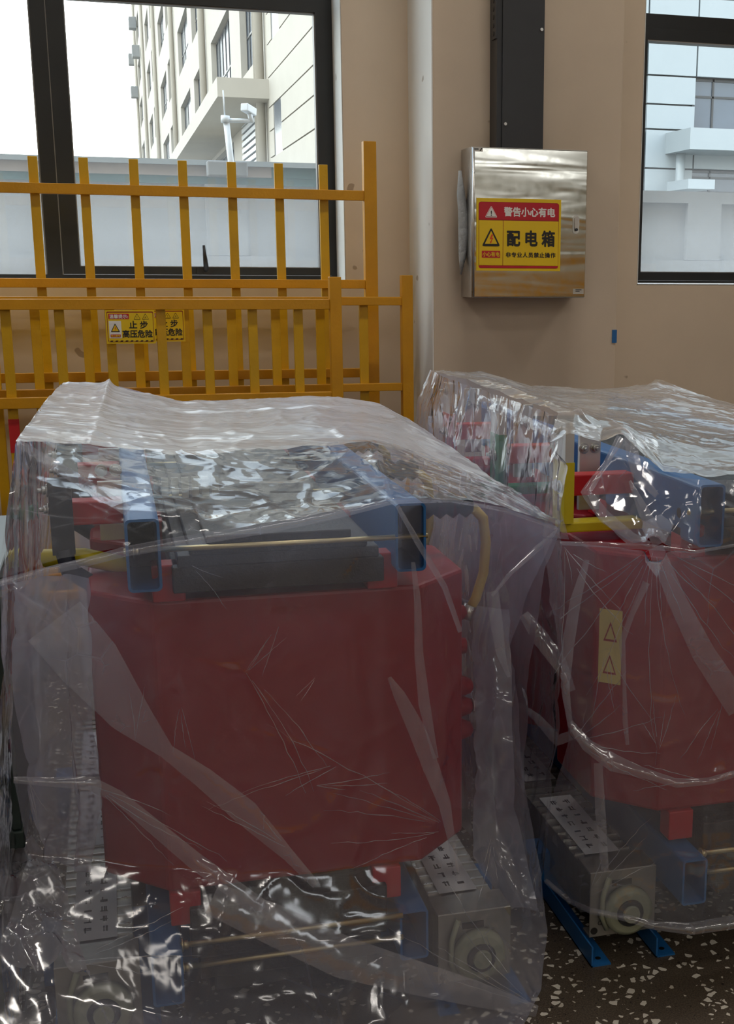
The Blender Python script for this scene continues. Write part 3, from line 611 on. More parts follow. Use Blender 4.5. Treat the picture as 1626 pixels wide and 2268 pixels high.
    for k, colr in enumerate(('barY', 'barG', 'barR')):
        yb = 0.345 + 0.54*k if not lv_dark else 0.36 + 0.54*k
        if lv_dark:
            b_ = MB(); b_.box((lvx, yb-0.012, 1.02), (lvx+0.045, yb+0.012, 1.18))
            b_.tube([(lvx+0.022, yb, 1.03), (lvx+0.03, yb, 0.985), (lvx+0.07, yb, 0.955), (lvx+0.20, yb, 0.925)], 0.019, 10)
            lb = b_.build('low_voltage_bar', MT['darkrubber'], root)
            MB().tube([(lvx-0.02, yb+0.06, 1.00), (lvx+0.06, yb+0.03, 1.005), (lvx+0.2, yb+0.03, 0.965)], 0.02, 8).build('bent_lead', MT[colr], root)
        else:
            lb = box('low_voltage_bar', (lvx, yb-0.04, 1.02), (lvx+0.022, yb+0.04, 1.258), MT['tin'], root, 0.001)
            box('painted_end', (lvx-0.0012, yb-0.0412, 1.02), (lvx+0.0232, yb+0.0412, 1.165), MT[colr], lb)
            MB().box((lvx, yb-0.028, 0.995), (0.11, yb+0.028, 1.02)).build('bent_lead', MT[colr], root, 0.004)
        for zz in (1.115, 1.155) if lv_dark else (1.235,): bolt_mb((lvx-0.001, yb, zz), (-1,0,0), 0.009, 0.008).build('bolt', MT['zinc'], lb)
        if not lv_dark:
            bolt_mb((lvx-0.002, yb-0.012, 1.105), (-1,0,0), 0.010, 0.006).build('bolt', MT['zinc'], lb); bolt_mb((lvx-0.002, yb+0.014, 1.105), (-1,0,0), 0.010, 0.006).build('bolt', MT['zinc'], lb)
            MB().box((lvx-0.0016, yb-0.007, 1.045), (lvx-0.0011, yb+0.007, 1.085)).build('slot', MT['tray'], lb)
        # bar clamp: red insulating block and second tinned link bar towards the clamp
        box('bar_support', (lvx+0.03, yb+0.02, 1.075), (0.0, yb+0.075, 1.125), MT['redpad'], root, 0.003)
        lk_ = box('link_bar', (lvx+0.095, yb+0.12, 1.02), (lvx+0.15, yb+0.135, 1.228 if not lv_dark else 1.15), MT['tin'], root, 0.001)
        for xx in (0.105, 0.135): bolt_mb((lvx+xx, yb+0.12, 1.175), (0,-1,0), 0.009, 0.012).build('bolt', MT['zinc'], lk_)
    # cross-flow fans on both sides under the coils
    for x0 in (-0.190, 0.612):
        y0_ = 0.10
        fan = MB(); fan.box((x0, y0_, 0.052), (x0+0.168, y0_+0.003, 0.218)).box((x0, y0_+0.003, 0.05), (x0+0.168, y0_+0.045, 0.056)).box((x0, y0_+0.003, 0.212), (x0+0.168, y0_+0.09, 0.218))
        fan.box((x0+0.01, y0_+0.09, 0.07), (x0+0.158, 1.68, 0.198))
        fu = fan.build('fan_unit', MT['galv'], root, 0.001, 1)
        cx, cz = x0+0.092, 0.118
        MB().tube([(cx, y0_-0.002, cz), (cx, y0_-0.022, cz), (cx, y0_-0.028, cz)], [0.060, 0.060, 0.050], 28).build('motor', MT['cream'], fu)
        MB().tube([(cx, y0_-0.028, cz), (cx, y0_-0.034, cz)], [0.034, 0.032], 24).build('motor_ring', MT['tray'], fu)
        MB().tube([(cx, y0_-0.030, cz), (cx, y0_-0.042, cz)], [0.023, 0.020], 24).build('motor_hub', MT['cream'], fu)
        MB().tube([(x0+0.045, y0_-0.006, 0.205), (x0+0.028, y0_-0.012, 0.16), (x0+0.026, y0_-0.012, 0.11), (x0+0.040, y0_-0.012, 0.075)], 0.0065, 8).build('fan_lead', MT['cream'], fu)
        ms = MB()
        for g in range(36): ms.box((x0+0.012, y0_+0.10+g*0.042, 0.198), (x0+0.156, y0_+0.106+g*0.042, 0.202))
        gr = ms.build('grille', MT['zinc'], fu); gr['kind'] = 'stuff'
        for q in range(3):
            yl = y0_+0.13+q*0.48
            lb = box('label', (x0+0.035, yl, 0.2025), (x0+0.125, yl+0.36, 0.2035), MT['paper'], fu)
            mk = MB(); rnd = random.Random(q+int(x0*10))
            for row in range(2):
                for cidx in range(7):
                    ax, ay = x0+0.055+row*0.034, yl+0.03+cidx*0.046
                    for _ in range(4):
                        dx, dy = rnd.uniform(0, 0.014), rnd.uniform(0, 0.022)
                        if rnd.random() < 0.5: mk.box((ax, ay+dy, 0.2036), (ax+0.016, ay+dy+0.0035, 0.2040))
                        else: mk.box((ax+dx, ay, 0.2036), (ax+dx+0.003, ay+0.024, 0.2040))
            mk.build('print', MT['ink'], fu)
        MB().cyl((x0+0.012, y0_-0.001, 0.068), (x0+0.012, y0_+0.002, 0.068), 0.009, 12).build('hole', MT['sgnK'], fu)
        box('plate_label', (x0+0.055, y0_-0.001, 0.178), (x0+0.105, y0_, 0.194), MT['sgnK'], fu)
    # base: two cross channels and angle rails that stand on the floor
    for ya in (0.42, 1.38):
        m = MB(); m.box((-0.235, ya, 0.0), (0.83, ya+0.006, 0.125)).box((-0.235, ya+0.006, 0.119), (0.83, ya+0.09, 0.125)).box((-0.235, ya+0.006, 0.0), (0.83, ya+0.09, 0.006)); m.build('cross_channel', MT['blue'], root)
    for xa in (-0.200, -0.035, 0.60, 0.765):
        m = MB(); m.box((xa, 0.055, 0.0), (xa+0.004, 0.42, 0.052)).box((xa, 0.055, 0.0), (xa+0.05, 0.42, 0.004)); fr_ = m.build('foot_rail', MT['blue'], root)
        MB().cyl((xa+0.028, 0.085, 0.004), (xa+0.028, 0.085, 0.0046), 0.007, 12).build('bolt_hole', MT['sgnK'], fr_)
    for xx in (0.005, 0.52):
        box('clamp_foot', (xx, 0.425, 0.125), (xx+0.055, 0.50, 0.16), MT['blue'], root)
    if sticker:
        # pale yellow warning sticker on the coil's chamfered corner
        st = MB(); a, b = Vector((ccx-chx+0.002, 0.218, 0)), Vector((ccx-chx+0.123, 0.097, 0)); n_ = Vector((-1, -1, 0)).normalized()*0.0015
        p0, p1 = a.lerp(b, 0.06) + n_, a.lerp(b, 0.40) + n_
        st.add([(p0.x,p0.y,0.655),(p1.x,p1.y,0.655),(p1.x,p1.y,0.835),(p0.x,p0.y,0.835)], [(0,1,2,3)])
        sk = st.build('sticker', MT['sticker'], root)
        for zc in (0.70, 0.78):
            pm, w_ = p0.lerp(p1, 0.5)+n_*0.4, (p1-p0)*0.3
            q = [pm-w_+Vector((0,0,zc-0.022)), pm+w_+Vector((0,0,zc-0.022)), pm+Vector((0,0,zc+0.026))]
            q2 = [pm-w_*0.72+Vector((0,0,zc-0.017)), pm+w_*0.72+Vector((0,0,zc-0.017)), pm+Vector((0,0,zc+0.017))]
            MB().add([v for v in q+q2], [(0,1,4,3),(1,2,5,4),(2,0,3,5)]).build('triangle_mark', MT['sgnR2'], sk)
    return root
TL = transformer(0.006, 2.40, 'red-coil transformer with blue clamps wrapped under the left plastic cover', True, False)
TR = transformer(1.204, 2.50, 'red-coil transformer beneath the right cover, yellow, green and red bars at its side', False, True, 0.27, 0.42, 0.0)

fu_ = [o for o in TR.children if o.name.startswith('fan_unit')][0]
hw = text_mesh('OLB', 0.016, MT['ink'], fu_, 'handwriting'); hw.rotation_euler.x = math.pi/2; hw.location = (-0.155, 0.0985, 0.088)
# ------------------------------------------------------------------ plastic covers
def vnoise(Pp, seed=0):
    """smooth value noise, vectorised; Pp (...,3)"""
    i = np.floor(Pp).astype(np.int64); f = Pp - i; f = f*f*(3-2*f)
    def h(a, b, c):
        n = (a*374761393 + b*668265263 + c*2147483647 + seed*1274126177) & 0xffffffff
        n = ((n ^ (n >> 13)) * 1274126177) & 0xffffffff; n = n ^ (n >> 16); return (n & 0xffff)/65535.0
    r = 0
    for dx in (0, 1):
        for dy in (0, 1):
            for dz in (0, 1):
                wgt = (f[..., 0] if dx else 1-f[..., 0])*(f[..., 1] if dy else 1-f[..., 1])*(f[..., 2] if dz else 1-f[..., 2])
                r = r + wgt*h(i[..., 0]+dx, i[..., 1]+dy, i[..., 2]+dz)
    return r
def crumple(Pp, scale, seed, warp=0.6, pw=2.0):
    q = Pp*scale; wv = np.stack([vnoise(q*0.7+11*k, seed+k) for k in range(3)], -1); q = q + (wv-0.5)*2*warp
    n = vnoise(q, seed+9)*0.65 + vnoise(q*2.1, seed+17)*0.35
    return np.clip(1-np.abs(n-0.5)*4.5, 0, 1)**pw
def resample(G, step):
    """G: rows x cols x 3 control points -> dense grid, linear between control points"""
    G = np.array(G, float)
    def up(A, axis):
        A = np.moveaxis(A, axis, 0); d = np.linalg.norm(np.diff(A, axis=0), axis=-1); segs = []
        for k in range(A.shape[0]-1):
            n = max(2, int(np.ceil(np.median(d[k])/step)))
            t = np.linspace(0, 1, n, endpoint=False).reshape((-1,)+(1,)*(A.ndim-1)); segs.append(A[k]*(1-t) + A[k+1]*t)
        segs.append(A[-1:]); return np.moveaxis(np.concatenate(segs, 0), 0, axis)
    return up(up(G, 0), 1)
def blur(A, k):
    for _ in range(k):
        B = A.copy(); B[1:-1] = (A[:-2] + 2*A[1:-1] + A[2:])/4; A = B.copy(); A[:, 1:-1] = (B[:, :-2] + 2*B[:, 1:-1] + B[:, 2:])/4
    return A
def sheet(name, G, step, mat, parent, amps, seed, soften=3, creases=(), stretch=(1,1,1), lock=0):
    A = blur(resample(G, step), soften)
    du = np.gradient(A, axis=1); dv = np.gradient(A, axis=0); nn = np.cross(du, dv); nn /= (np.linalg.norm(nn, axis=-1, keepdims=True)+1e-9)
    tocam = np.array(EYE) - A; sgn = np.sign(np.median((nn*tocam).sum(-1))) or 1; nn = nn*sgn
    Q = A*np.array(stretch); d = np.zeros(A.shape[:2])
    for sc_, am, pw in amps: d += crumple(Q, sc_, seed + int(sc_), 0.7, pw)*am
    d += (vnoise(Q*2.2, seed+3)-0.5)*0.018
    for (p, q, am, wd) in creases:     # long straight tension folds
        p = np.array(p); q = np.array(q); pq = q-p; t = np.clip(((A-p)@pq)/(pq@pq), 0, 1)
        dist = np.linalg.norm(A - (p + t[..., None]*pq), axis=-1); wl = wd*(0.5+t)
        d += am*np.exp(-(dist/wl))*np.clip(1.15-t, 0, 1)
    A = A + nn*d[..., None]
    R_, C_ = A.shape[:2]; idx = np.arange(R_*C_).reshape(R_, C_)
    fs = np.stack([idx[:-1, :-1], idx[:-1, 1:], idx[1:, 1:], idx[1:, :-1]], -1).reshape(-1, 4)
    me = bpy.data.meshes.new(name); me.vertices.add(R_*C_); me.vertices.foreach_set('co', A.reshape(-1)); me.loops.add(fs.size); me.polygons.add(len(fs))
    me.loops.foreach_set('vertex_index', fs.reshape(-1).astype(np.int32)); me.polygons.foreach_set('loop_start', np.arange(0, fs.size, 4, dtype=np.int32)); me.polygons.foreach_set('loop_total', np.full(len(fs), 4, dtype=np.int32))
    me.update(calc_edges=True); me.validate(); me.polygons.foreach_set('use_smooth', [True]*len(me.polygons)); me.materials.append(mat)
    o = bpy.data.objects.new(name, me); C.objects.link(o)
    if parent: o.parent = parent
    return o
def px(rows): return [[tuple(onY(*p)) for p in r] for r in rows]
def ribbon(name, pts, parent, mat=None, wob=0.0015, seed=1):
    """a doubled fold of film: pts = (x, y, Y, half width in metres)"""
    P_ = [onY(x, y, Y) for x, y, Y, _ in pts]; W_ = [p[3] for p in pts]
    dense, ws = [], []
    for i in range(len(P_)-1):
        n = max(3, int((P_[i+1]-P_[i]).length/0.012))
        for k in range(n): t = k/n; dense.append(P_[i].lerp(P_[i+1], t)); ws.append(W_[i]*(1-t)+W_[i+1]*t)
    dense.append(P_[-1]); ws.append(W_[-1]); vs, fs = [], []; rnd = random.Random(seed)
    for i, p in enumerate(dense):
        t = (dense[min(i+2, len(dense)-1)] - dense[max(i-2, 0)]).normalized(); v = (EYE - p).normalized(); u = t.cross(v).normalized()
        for k in range(4):
            s_ = -1 + 2*k/3; off = 0.004*(1-s_*s_) + rnd.uniform(-wob, wob)
            vs.append(tuple(p + u*(ws[i]*s_) + v*off))
    for i in range(len(dense)-1):
        for k in range(3): a = i*4+k; fs.append((a, a+1, a+5, a+4))
    m = MB(); m.add(vs, fs, True); me = bpy.data.meshes.new(name); me.from_pydata(m.v, [], m.f); me.polygons.foreach_set('use_smooth', m.sm); me.materials.append(mat or MT['film2'])
    o = bpy.data.objects.new(name, me); C.objects.link(o); o.parent = parent; return o

# ---- left cover
cl = empty('plastic_cover', (0, 0, 0), 'crinkled clear plastic cover draped over the left transformer', 'plastic cover')
rowB = [(140,848,4.3),(190,846,4.3),(240,850,4.3),(330,872,4.28),(400,888,4.25),(560,884,4.25),(690,878,4.25),(770,883,4.2),(840,893,4.2),(925,945,4.1)]
rowM = [(85,905,3.4),(150,905,3.45),(230,915,3.5),(330,930,3.5),(420,940,3.5),(560,935,3.5),(700,925,3.5),(830,935,3.5),(930,965,3.5),(1015,1003,3.5)]
rowF0 = [(35,975,2.62),(110,975,2.7),(200,982,2.75),(300,993,2.8),(400,1005,2.8),(600,994,2.85),(820,978,2.95),(900,1000,3.0),(1000,1035,3.0),(1130,1085,3.0)]
rowFm = [(16,1130,2.45),(120,1085,2.5),(275,1143,2.392),(350,1141,2.392),(470,1150,2.42),(690,1110,2.5),(868,1098,2.41),(935,1093,2.47),(1070,1100,2.7),(1190,1135,2.85)]
rowF1 = [(-2,1288,2.30),(130,1245,2.32),(275,1215,2.35),(365,1200,2.36),(500,1180,2.37),(700,1142,2.38),(868,1107,2.39),(940,1106,2.44),(1070,1118,2.57),(1238,1172,2.75)]
top = px([rowB, rowM, rowF0])
cre = [(onY(35,975,2.6), onY(500,1170,2.38), 0.012, 0.010), (onY(820,978,2.9), onY(868,1100,2.4), 0.014, 0.012), (onY(1238,1172,2.75), onY(820,985,2.95), 0.008, 0.010),
       (onY(240,850,4.3), onY(200,982,2.75), 0.02, 0.02), (onY(1238,1172,2.75), onY(1000,1035,3.0), 0.008, 0.008), (onY(400,1005,2.8), onY(870,1100,2.4), 0.008, 0.01), (onY(820,978,2.9), onY(600,1120,2.45), 0.006, 0.01)]
sheet('top_sheet', top, 0.0065, MT['film_top'], cl, ((7, 0.005, 2.0), (18, 0.0018, 1.6), (40, 0.0006, 1.2)), 3, 3, cre, (1.0, 0.45, 1.0))
sheet('ridge_sheet', px([rowF0, rowFm, rowF1]), 0.0065, MT['film_ridge'], cl, ((7, 0.004, 2.0), (18, 0.0015, 1.6)), 2, 5, cre)
rows = [rowF1,
 [(0,1380,2.28),(140,1350,2.33),(290,1340,2.375),(370,1340,2.385),(500,1340,2.395),(700,1330,2.40),(862,1320,2.42),(940,1310,2.45),(1060,1330,2.58),(1168,1330,2.73)],
 [(2,1450,2.28),(150,1450,2.33),(300,1450,2.38),(400,1450,2.40),(520,1450,2.405),(700,1450,2.41),(860,1450,2.43),(940,1450,2.46),(1050,1440,2.6),(1130,1440,2.72)],
 [(16,1590,2.30),(160,1580,2.335),(300,1580,2.38),(400,1580,2.40),(520,1580,2.405),(700,1580,2.41),(860,1580,2.43),(945,1580,2.46),(1055,1560,2.6),(1150,1560,2.72)],
 [(28,1715,2.32),(170,1700,2.34),(300,1700,2.38),(400,1700,2.40),(520,1700,2.405),(700,1700,2.41),(860,1700,2.43),(950,1700,2.46),(1050,1680,2.6),(1148,1670,2.70)],
 [(66,1890,2.38),(180,1895,2.36),(300,1915,2.37),(400,1920,2.39),(520,1925,2.395),(700,1930,2.40),(860,1900,2.42),(960,1900,2.44),(1080,1890,2.52),(1192,1900,2.62)],
 [(20,2040,2.27),(150,2050,2.29),(300,2060,2.31),(400,2060,2.33),(520,2070,2.34),(700,2080,2.35),(860,2060,2.37),(980,2050,2.39),(1100,2040,2.47),(1216,2060,2.55)],
 [(-40,2170,2.14),(110,2200,2.18),(300,2240,2.20),(400,2260,2.21),(520,2280,2.22),(700,2290,2.23),(860,2290,2.25),(980,2280,2.28),(1100,2250,2.36),(1200,2190,2.45)],
 [(-40,2330,2.04),(110,2380,2.04),(300,2400,2.05),(400,2420,2.05),(520,2430,2.06),(700,2430,2.07),(860,2420,2.09),(980,2400,2.12),(1090,2350,2.2),(1150,2290,2.30)]]
cre = []
def c3(a, b, am=0.010, wd=0.008): cre.append((onY(*a), onY(*b), am*1.3, wd*0.85))
c3((870,1110,2.4),(1000,1860,2.45)); c3((870,1110,2.4),(560,1640,2.4),0.006); c3((275,1215,2.36),(120,1800,2.34),0.008); c3((0,1290,2.3),(640,1890,2.39),0.008)
c3((545,1490,2.405),(800,1900,2.41),0.007); c3((545,1490,2.405),(330,1440,2.39),0.005); c3((545,1490,2.4),(620,1380,2.4),0.005); c3((760,1680,2.41),(480,1600,2.4),0.006); c3((760,1680,2.41),(960,1560,2.45),0.006)
c3((990,1830,2.45),(500,1720,2.4),0.007); c3((990,1830,2.45),(560,1880,2.4),0.007); c3((1238,1172,2.75),(1080,1420,2.6),0.006); c3((1130,1400,2.7),(1180,1900,2.6),0.010); c3((940,1300,2.45),(870,1500,2.43),0.006)
c3((340,2000,2.34),(900,2160,2.3),0.01); c3((1190,2230,2.42),(850,2060,2.37),0.01); c3((1190,2230,2.42),(1080,1850,2.5),0.01); c3((60,1720,2.33),(215,1730,2.36),0.012)
sheet('front_sheet', px(rows), 0.0065, MT['film'], cl, ((4, 0.006, 3.0), (11, 0.0018, 3.0), (30, 0.0003, 2)), 21, 3, cre)
def side(colpts, X, zs, flare=0.0):
    """drop from a list of 3D points down to the floor at about x = X"""
    G = [list(colpts)]
    for k, z in enumerate(zs):
        f_ = (k+1)/len(zs); G.append([(p[0]*(1-min(1, f_*2.2)) + (X + flare*f_)*min(1, f_*2.2), p[1], max(0.004, min(p[2]-0.02*(k+1), z))) for p in colpts])
    return G
A0 = [tuple(onY(*p)) for p in (rowF1[0], rowFm[0], rowF0[0], rowM[0], rowB[0])]
sheet('left_sheet', side(A0, -0.225, (0.95, 0.7, 0.45, 0.2, 0.004), -0.05), 0.012, MT['film_side'], cl, ((4, 0.008, 2.5), (12, 0.0025, 2.5)), 41, 2)
A9 = [tuple(onY(*p)) for p in (rowF1[9], rowFm[9], rowF0[9], rowM[9], rowB[9])]
sheet('right_sheet', side(A9, 0.885, (0.92, 0.7, 0.45, 0.2, 0.004), 0.03), 0.012, MT['film_side'], cl, ((4, 0.008, 2.5), (12, 0.0025, 2.5)), 51, 2)
Ab = [tuple(onY(*p)) for p in rowB]
G = [Ab] + [[(p[0], 4.36, z) for p in Ab] for z in (0.8, 0.4, 0.004)]
sheet('back_sheet', G, 0.02, MT['film_side'], cl, ((5, 0.012, 2.0),), 61, 2)
ribbon('hem', [(-5,1292,2.29,0.006),(90,1268,2.31,0.007),(190,1245,2.33,0.008),(275,1222,2.34,0.009),(370,1205,2.345,0.010),(600,1168,2.355,0.010),(760,1135,2.365,0.009),(868,1110,2.375,0.006),(1000,1108,2.47,0.004),(1120,1130,2.6,0.004),(1240,1173,2.74,0.004)], cl)
ribbon('fold', [(120,1375,2.31,0.055),(200,1470,2.33,0.055),(285,1580,2.345,0.038),(370,1665,2.36,0.014),(450,1722,2.37,0.020),(545,1800,2.37,0.025),(640,1895,2.365,0.012),(700,1960,2.36,0.008)], cl)
ribbon('fold', [(30,1727,2.30,0.006),(110,1732,2.31,0.008),(200,1735,2.32,0.013),(262,1765,2.33,0.012),(340,1830,2.335,0.014),(430,1905,2.34,0.016),(560,2000,2.32,0.018),(640,2060,2.31,0.022)], cl)
ribbon('fold', [(470,1990,2.30,0.030),(600,2045,2.29,0.038),(760,2120,2.28,0.040),(900,2160,2.28,0.034),(1050,2200,2.30,0.026),(1190,2240,2.36,0.012)], cl)
ribbon('fold', [(862,1500,2.41,0.004),(885,1540,2.41,0.012),(925,1620,2.415,0.018),(955,1700,2.42,0.017),(985,1780,2.42,0.013),(1000,1860,2.42,0.008),(1015,1950,2.40,0.006)], cl)
ribbon('fold', [(1090,1310,2.60,0.014),(1100,1380,2.60,0.014),(1110,1450,2.60,0.010),(1128,1500,2.62,0.004)], cl)
ribbon('fold', [(880,1120,2.385,0.004),(925,1200,2.40,0.006),(985,1300,2.43,0.006),(1020,1400,2.46,0.005)], cl)
ribbon('fold', [(915,1245,2.40,0.004),(925,1330,2.41,0.007),(928,1450,2.42,0.009),(940,1560,2.425,0.012),(965,1680,2.42,0.006)], cl)
ribbon('fold', [(1236,1174,2.73,0.004),(1190,1215,2.68,0.007),(1130,1270,2.63,0.005),(1090,1320,2.6,0.003)], cl)
ribbon('fold', [(40,980,2.58,0.006),(120,1030,2.50,0.010),(200,1080,2.44,0.010),(285,1132,2.375,0.010)], cl)

def creases(name, hubs, ctrl, parent, seed, bounds):
    """thin whitened fold lines that fan out from the points where the film is pulled"""
    pts = [p for r in ctrl for p in r]; rnd = random.Random(seed); m = MB()
    def Yat(x, y):
        num = den = 0
        for a, b, c in pts: w_ = 1/((x-a)**2+(y-b)**2+400)**1.5; num += w_*c; den += w_
        return num/den
    for hx, hy, a0, a1, n, l0, l1, wd in hubs:
        for k in range(n):
            an = math.radians(a0 + (a1-a0)*(k+rnd.uniform(0.2, 0.8))/n); L = rnd.uniform(l0, l1); st = rnd.uniform(0, 0.25)*L; bend = rnd.uniform(-0.14, 0.14); P_, W_ = [], []
            for q in range(13):
                t = q/12; d = st + (L-st)*t; aa = an + bend*t + rnd.uniform(-0.012, 0.012); x, y = hx + math.cos(aa)*d, hy + math.sin(aa)*d
                if not (bounds[0] < x < bounds[2] and bounds[1] < y < bounds[3]): break
                P_.append(onY(x, y, Yat(x, y)-0.010)); W_.append(wd*rnd.uniform(0.6, 1.3)*math.sin(math.pi*min(0.95, 0.12+0.88*t))**0.7)
            if len(P_) < 4: continue
            base = len(m.v)
            for i, p in enumerate(P_):
                tt = (P_[min(i+1, len(P_)-1)]-P_[max(i-1, 0)]).normalized(); v = (EYE-p).normalized(); u = tt.cross(v).normalized()
                m.v += [tuple(p-u*W_[i]), tuple(p+v*W_[i]*0.8), tuple(p+u*W_[i])]
            for i in range(len(P_)-1):
                for c_ in range(2): a = base+i*3+c_; m.f.append((a, a+1, a+4, a+3)); m.sm.append(True)
    me = bpy.data.meshes.new(name); me.from_pydata(m.v, [], m.f); me.polygons.foreach_set('use_smooth', m.sm); me.materials.append(MT['crease'])
    o = bpy.data.objects.new(name, me); C.objects.link(o); o.parent = parent; o['kind'] = 'stuff'; return o
creases('crease_lines', [(545,1490,38,62,3,120,330,0.0009),(545,1490,300,330,2,60,130,0.0007),(620,1380,100,140,2,60,150,0.0007),(760,1690,150,172,3,140,330,0.0008),(700,1740,-12,14,3,60,240,0.0008),(990,1830,190,222,5,160,470,0.0009),(990,1840,160,176,3,120,360,0.0008),
    (870,1112,98,122,4,140,420,0.0008),(215,1745,15,48,4,140,380,0.0009),(300,1640,255,290,2,60,160,0.0007),(1190,2230,196,232,5,160,440,0.0009),(1238,1172,118,150,4,80,260,0.0008),(60,1720,60,85,3,80,260,0.0008),
    (160,2130,-35,10,4,100,320,0.0010),(420,1250,20,50,2,60,150,0.0006),(700,1500,110,150,2,60,150,0.0006),(400,1560,70,110,3,60,180,0.0007),(640,1880,200,235,3,80,240,0.0008),(1090,1850,80,110,3,60,180,0.0008)], rows, cl, 5, (10, 1200, 1190, 2268))
# spare film tucked inside along both flanks
sheet('inner_fold', px([[(30,1290,2.45),(90,1275,2.50),(150,1270,2.55),(200,1280,2.50)],[(25,1450,2.46),(90,1450,2.50),(150,1460,2.56),(205,1480,2.50)],[(40,1620,2.46),(100,1640,2.52),(160,1640,2.56),(215,1640,2.50)],
      [(60,1760,2.46),(120,1770,2.52),(180,1790,2.55),(228,1790,2.5)],[(90,1900,2.45),(130,1910,2.48),(170,1930,2.5),(215,1930,2.46)]]), 0.008, MT['film_side'], cl, ((5, 0.018, 2.0), (13, 0.006, 2.0)), 141, 2)
sheet('inner_fold', px([[(1045,1340,2.78),(1080,1345,2.82),(1120,1350,2.84)],[(1045,1460,2.76),(1085,1460,2.82),(1130,1460,2.82)],[(1040,1620,2.74),(1085,1620,2.80),(1135,1620,2.78)],
      [(1040,1780,2.70),(1090,1780,2.76),(1145,1790,2.72)],[(1045,1900,2.62),(1100,1900,2.68),(1170,1920,2.64)],[(1130,2010,2.58),(1160,2010,2.6),(1195,2020,2.58)]]), 0.008, MT['film_side'], cl, ((5, 0.018, 2.0), (13, 0.006, 2.0)), 151, 2)
# ---- right cover
cr_ = empty('plastic_cover', (0, 0, 0), 'crumpled clear plastic cover over the right transformer, torn open near the yellow bar', 'plastic cover')
RB = [(960,822,4.22),(1010,827,4.3),(1070,828,4.35),(1120,842,4.4),(1180,858,4.5),(1330,862,4.6),(1450,852,4.6),(1540,875,4.5),(1640,897,4.4),(1880,960,4.2)]
R1 = [(980,832,3.97),(1030,838,3.96),(1090,850,3.93),(1160,870,3.9),(1240,885,3.9),(1380,895,3.9),(1500,903,3.9),(1600,915,3.9),(1720,935,3.9),(1960,1000,3.8)]
R2 = [(1080,866,3.43),(1118,860,3.43),(1180,882,3.42),(1250,905,3.4),(1330,920,3.4),(1450,935,3.4),(1560,942,3.4),(1680,952,3.4),(1830,975,3.4),(2040,1040,3.3)]
R3 = [(1236,922,2.87),(1278,918,2.87),(1330,935,2.9),(1380,950,2.9),(1450,965,2.95),(1560,985,3.0),(1700,992,3.0),(1860,1003,3.0),(1990,1020,2.95),(2170,1090,2.85)]
R4 = [(1222,985,2.75),(1262,965,2.73),(1330,985,2.72),(1376,968,2.66),(1465,1052,2.55),(1550,1063,2.487),(1612,1063,2.487),(1800,1075,2.5),(2040,1062,2.50),(2250,1140,2.6)]
sheet('top_sheet', px([RB, R1, R2, R3, R4]), 0.0065, MT['film_top2'], cr_, ((7, 0.006, 2.0), (18, 0.002, 1.6), (40, 0.0007, 1.2)), 73, 2,
      [(onY(1278,918,2.87), onY(1600,1060,2.5), 0.014, 0.012), (onY(1376,968,2.66), onY(1240,905,2.87), 0.010, 0.008), (onY(1450,852,4.6), onY(1626,900,4.4), 0.02, 0.02)], (1.0, 0.5, 1.0))
R5 = [(1205,1190,2.66),(1250,1195,2.62),(1320,1204,2.56),(1390,1208,2.50),(1450,1210,2.45),(1550,1216,2.46),(1612,1206,2.46),(1800,1235,2.47),(2040,1200,2.47),(2220,1225,2.57)]
R6 = [(1225,1320,2.66),(1262,1320,2.62),(1330,1320,2.57),(1400,1320,2.52),(1470,1320,2.49),(1560,1320,2.49),(1640,1320,2.49),(1820,1330,2.50),(2040,1330,2.50),(2230,1330,2.58)]
R7 = [(1250,1480,2.66),(1275,1480,2.62),(1330,1480,2.57),(1400,1480,2.53),(1470,1480,2.50),(1560,1480,2.49),(1640,1480,2.49),(1820,1480,2.50),(2040,1480,2.50),(2230,1480,2.58)]
R8 = [(1262,1640,2.66),(1285,1650,2.62),(1340,1660,2.57),(1400,1660,2.54),(1470,1660,2.51),(1560,1660,2.50),(1640,1660,2.50),(1820,1660,2.51),(2040,1660,2.51),(2230,1660,2.59)]
R9 = [(1215,1800,2.70),(1260,1820,2.64),(1330,1830,2.58),(1400,1830,2.54),(1470,1830,2.52),(1560,1840,2.49),(1640,1840,2.49),(1820,1840,2.50),(2040,1840,2.51),(2230,1840,2.59)]
R10 = [(1203,1900,2.72),(1250,1930,2.66),(1310,1940,2.58),(1390,1950,2.54),(1460,1960,2.51),(1560,1970,2.47),(1640,1960,2.47),(1820,1960,2.48),(2040,1960,2.49),(2230,1960,2.58)]
R11 = [(1208,1952,2.72),(1262,1998,2.66),(1310,2020,2.57),(1390,2035,2.53),(1450,2052,2.50),(1530,2060,2.47),(1630,2044,2.46),(1820,2040,2.47),(2040,2050,2.49),(2230,2060,2.58)]
cre = []
for b in ((1390,1420,2.53),(1560,1700,2.5),(1626,1560,2.49),(1500,1480,2.5),(1300,1500,2.58),(1345,1440,2.57),(1620,1400,2.49)): c3((1450,1208,2.45), b, 0.014, 0.009)
for b in ((1376,968,2.66),(1300,1080,2.66),(1640,1240,2.47),(1240,1205,2.62),(1470,1110,2.5)): c3((1450,1208,2.45), b, 0.010, 0.008)
c3((1270,1620,2.64),(1480,1730,2.52),0.016,0.012); c3((1480,1730,2.52),(1640,1700,2.49),0.010,0.01); c3((1330,1650,2.58),(1560,1800,2.5),0.01)
c3((1460,1660,2.51),(1590,1600,2.5),0.007); c3((1460,1660,2.51),(1370,1560,2.54),0.007)
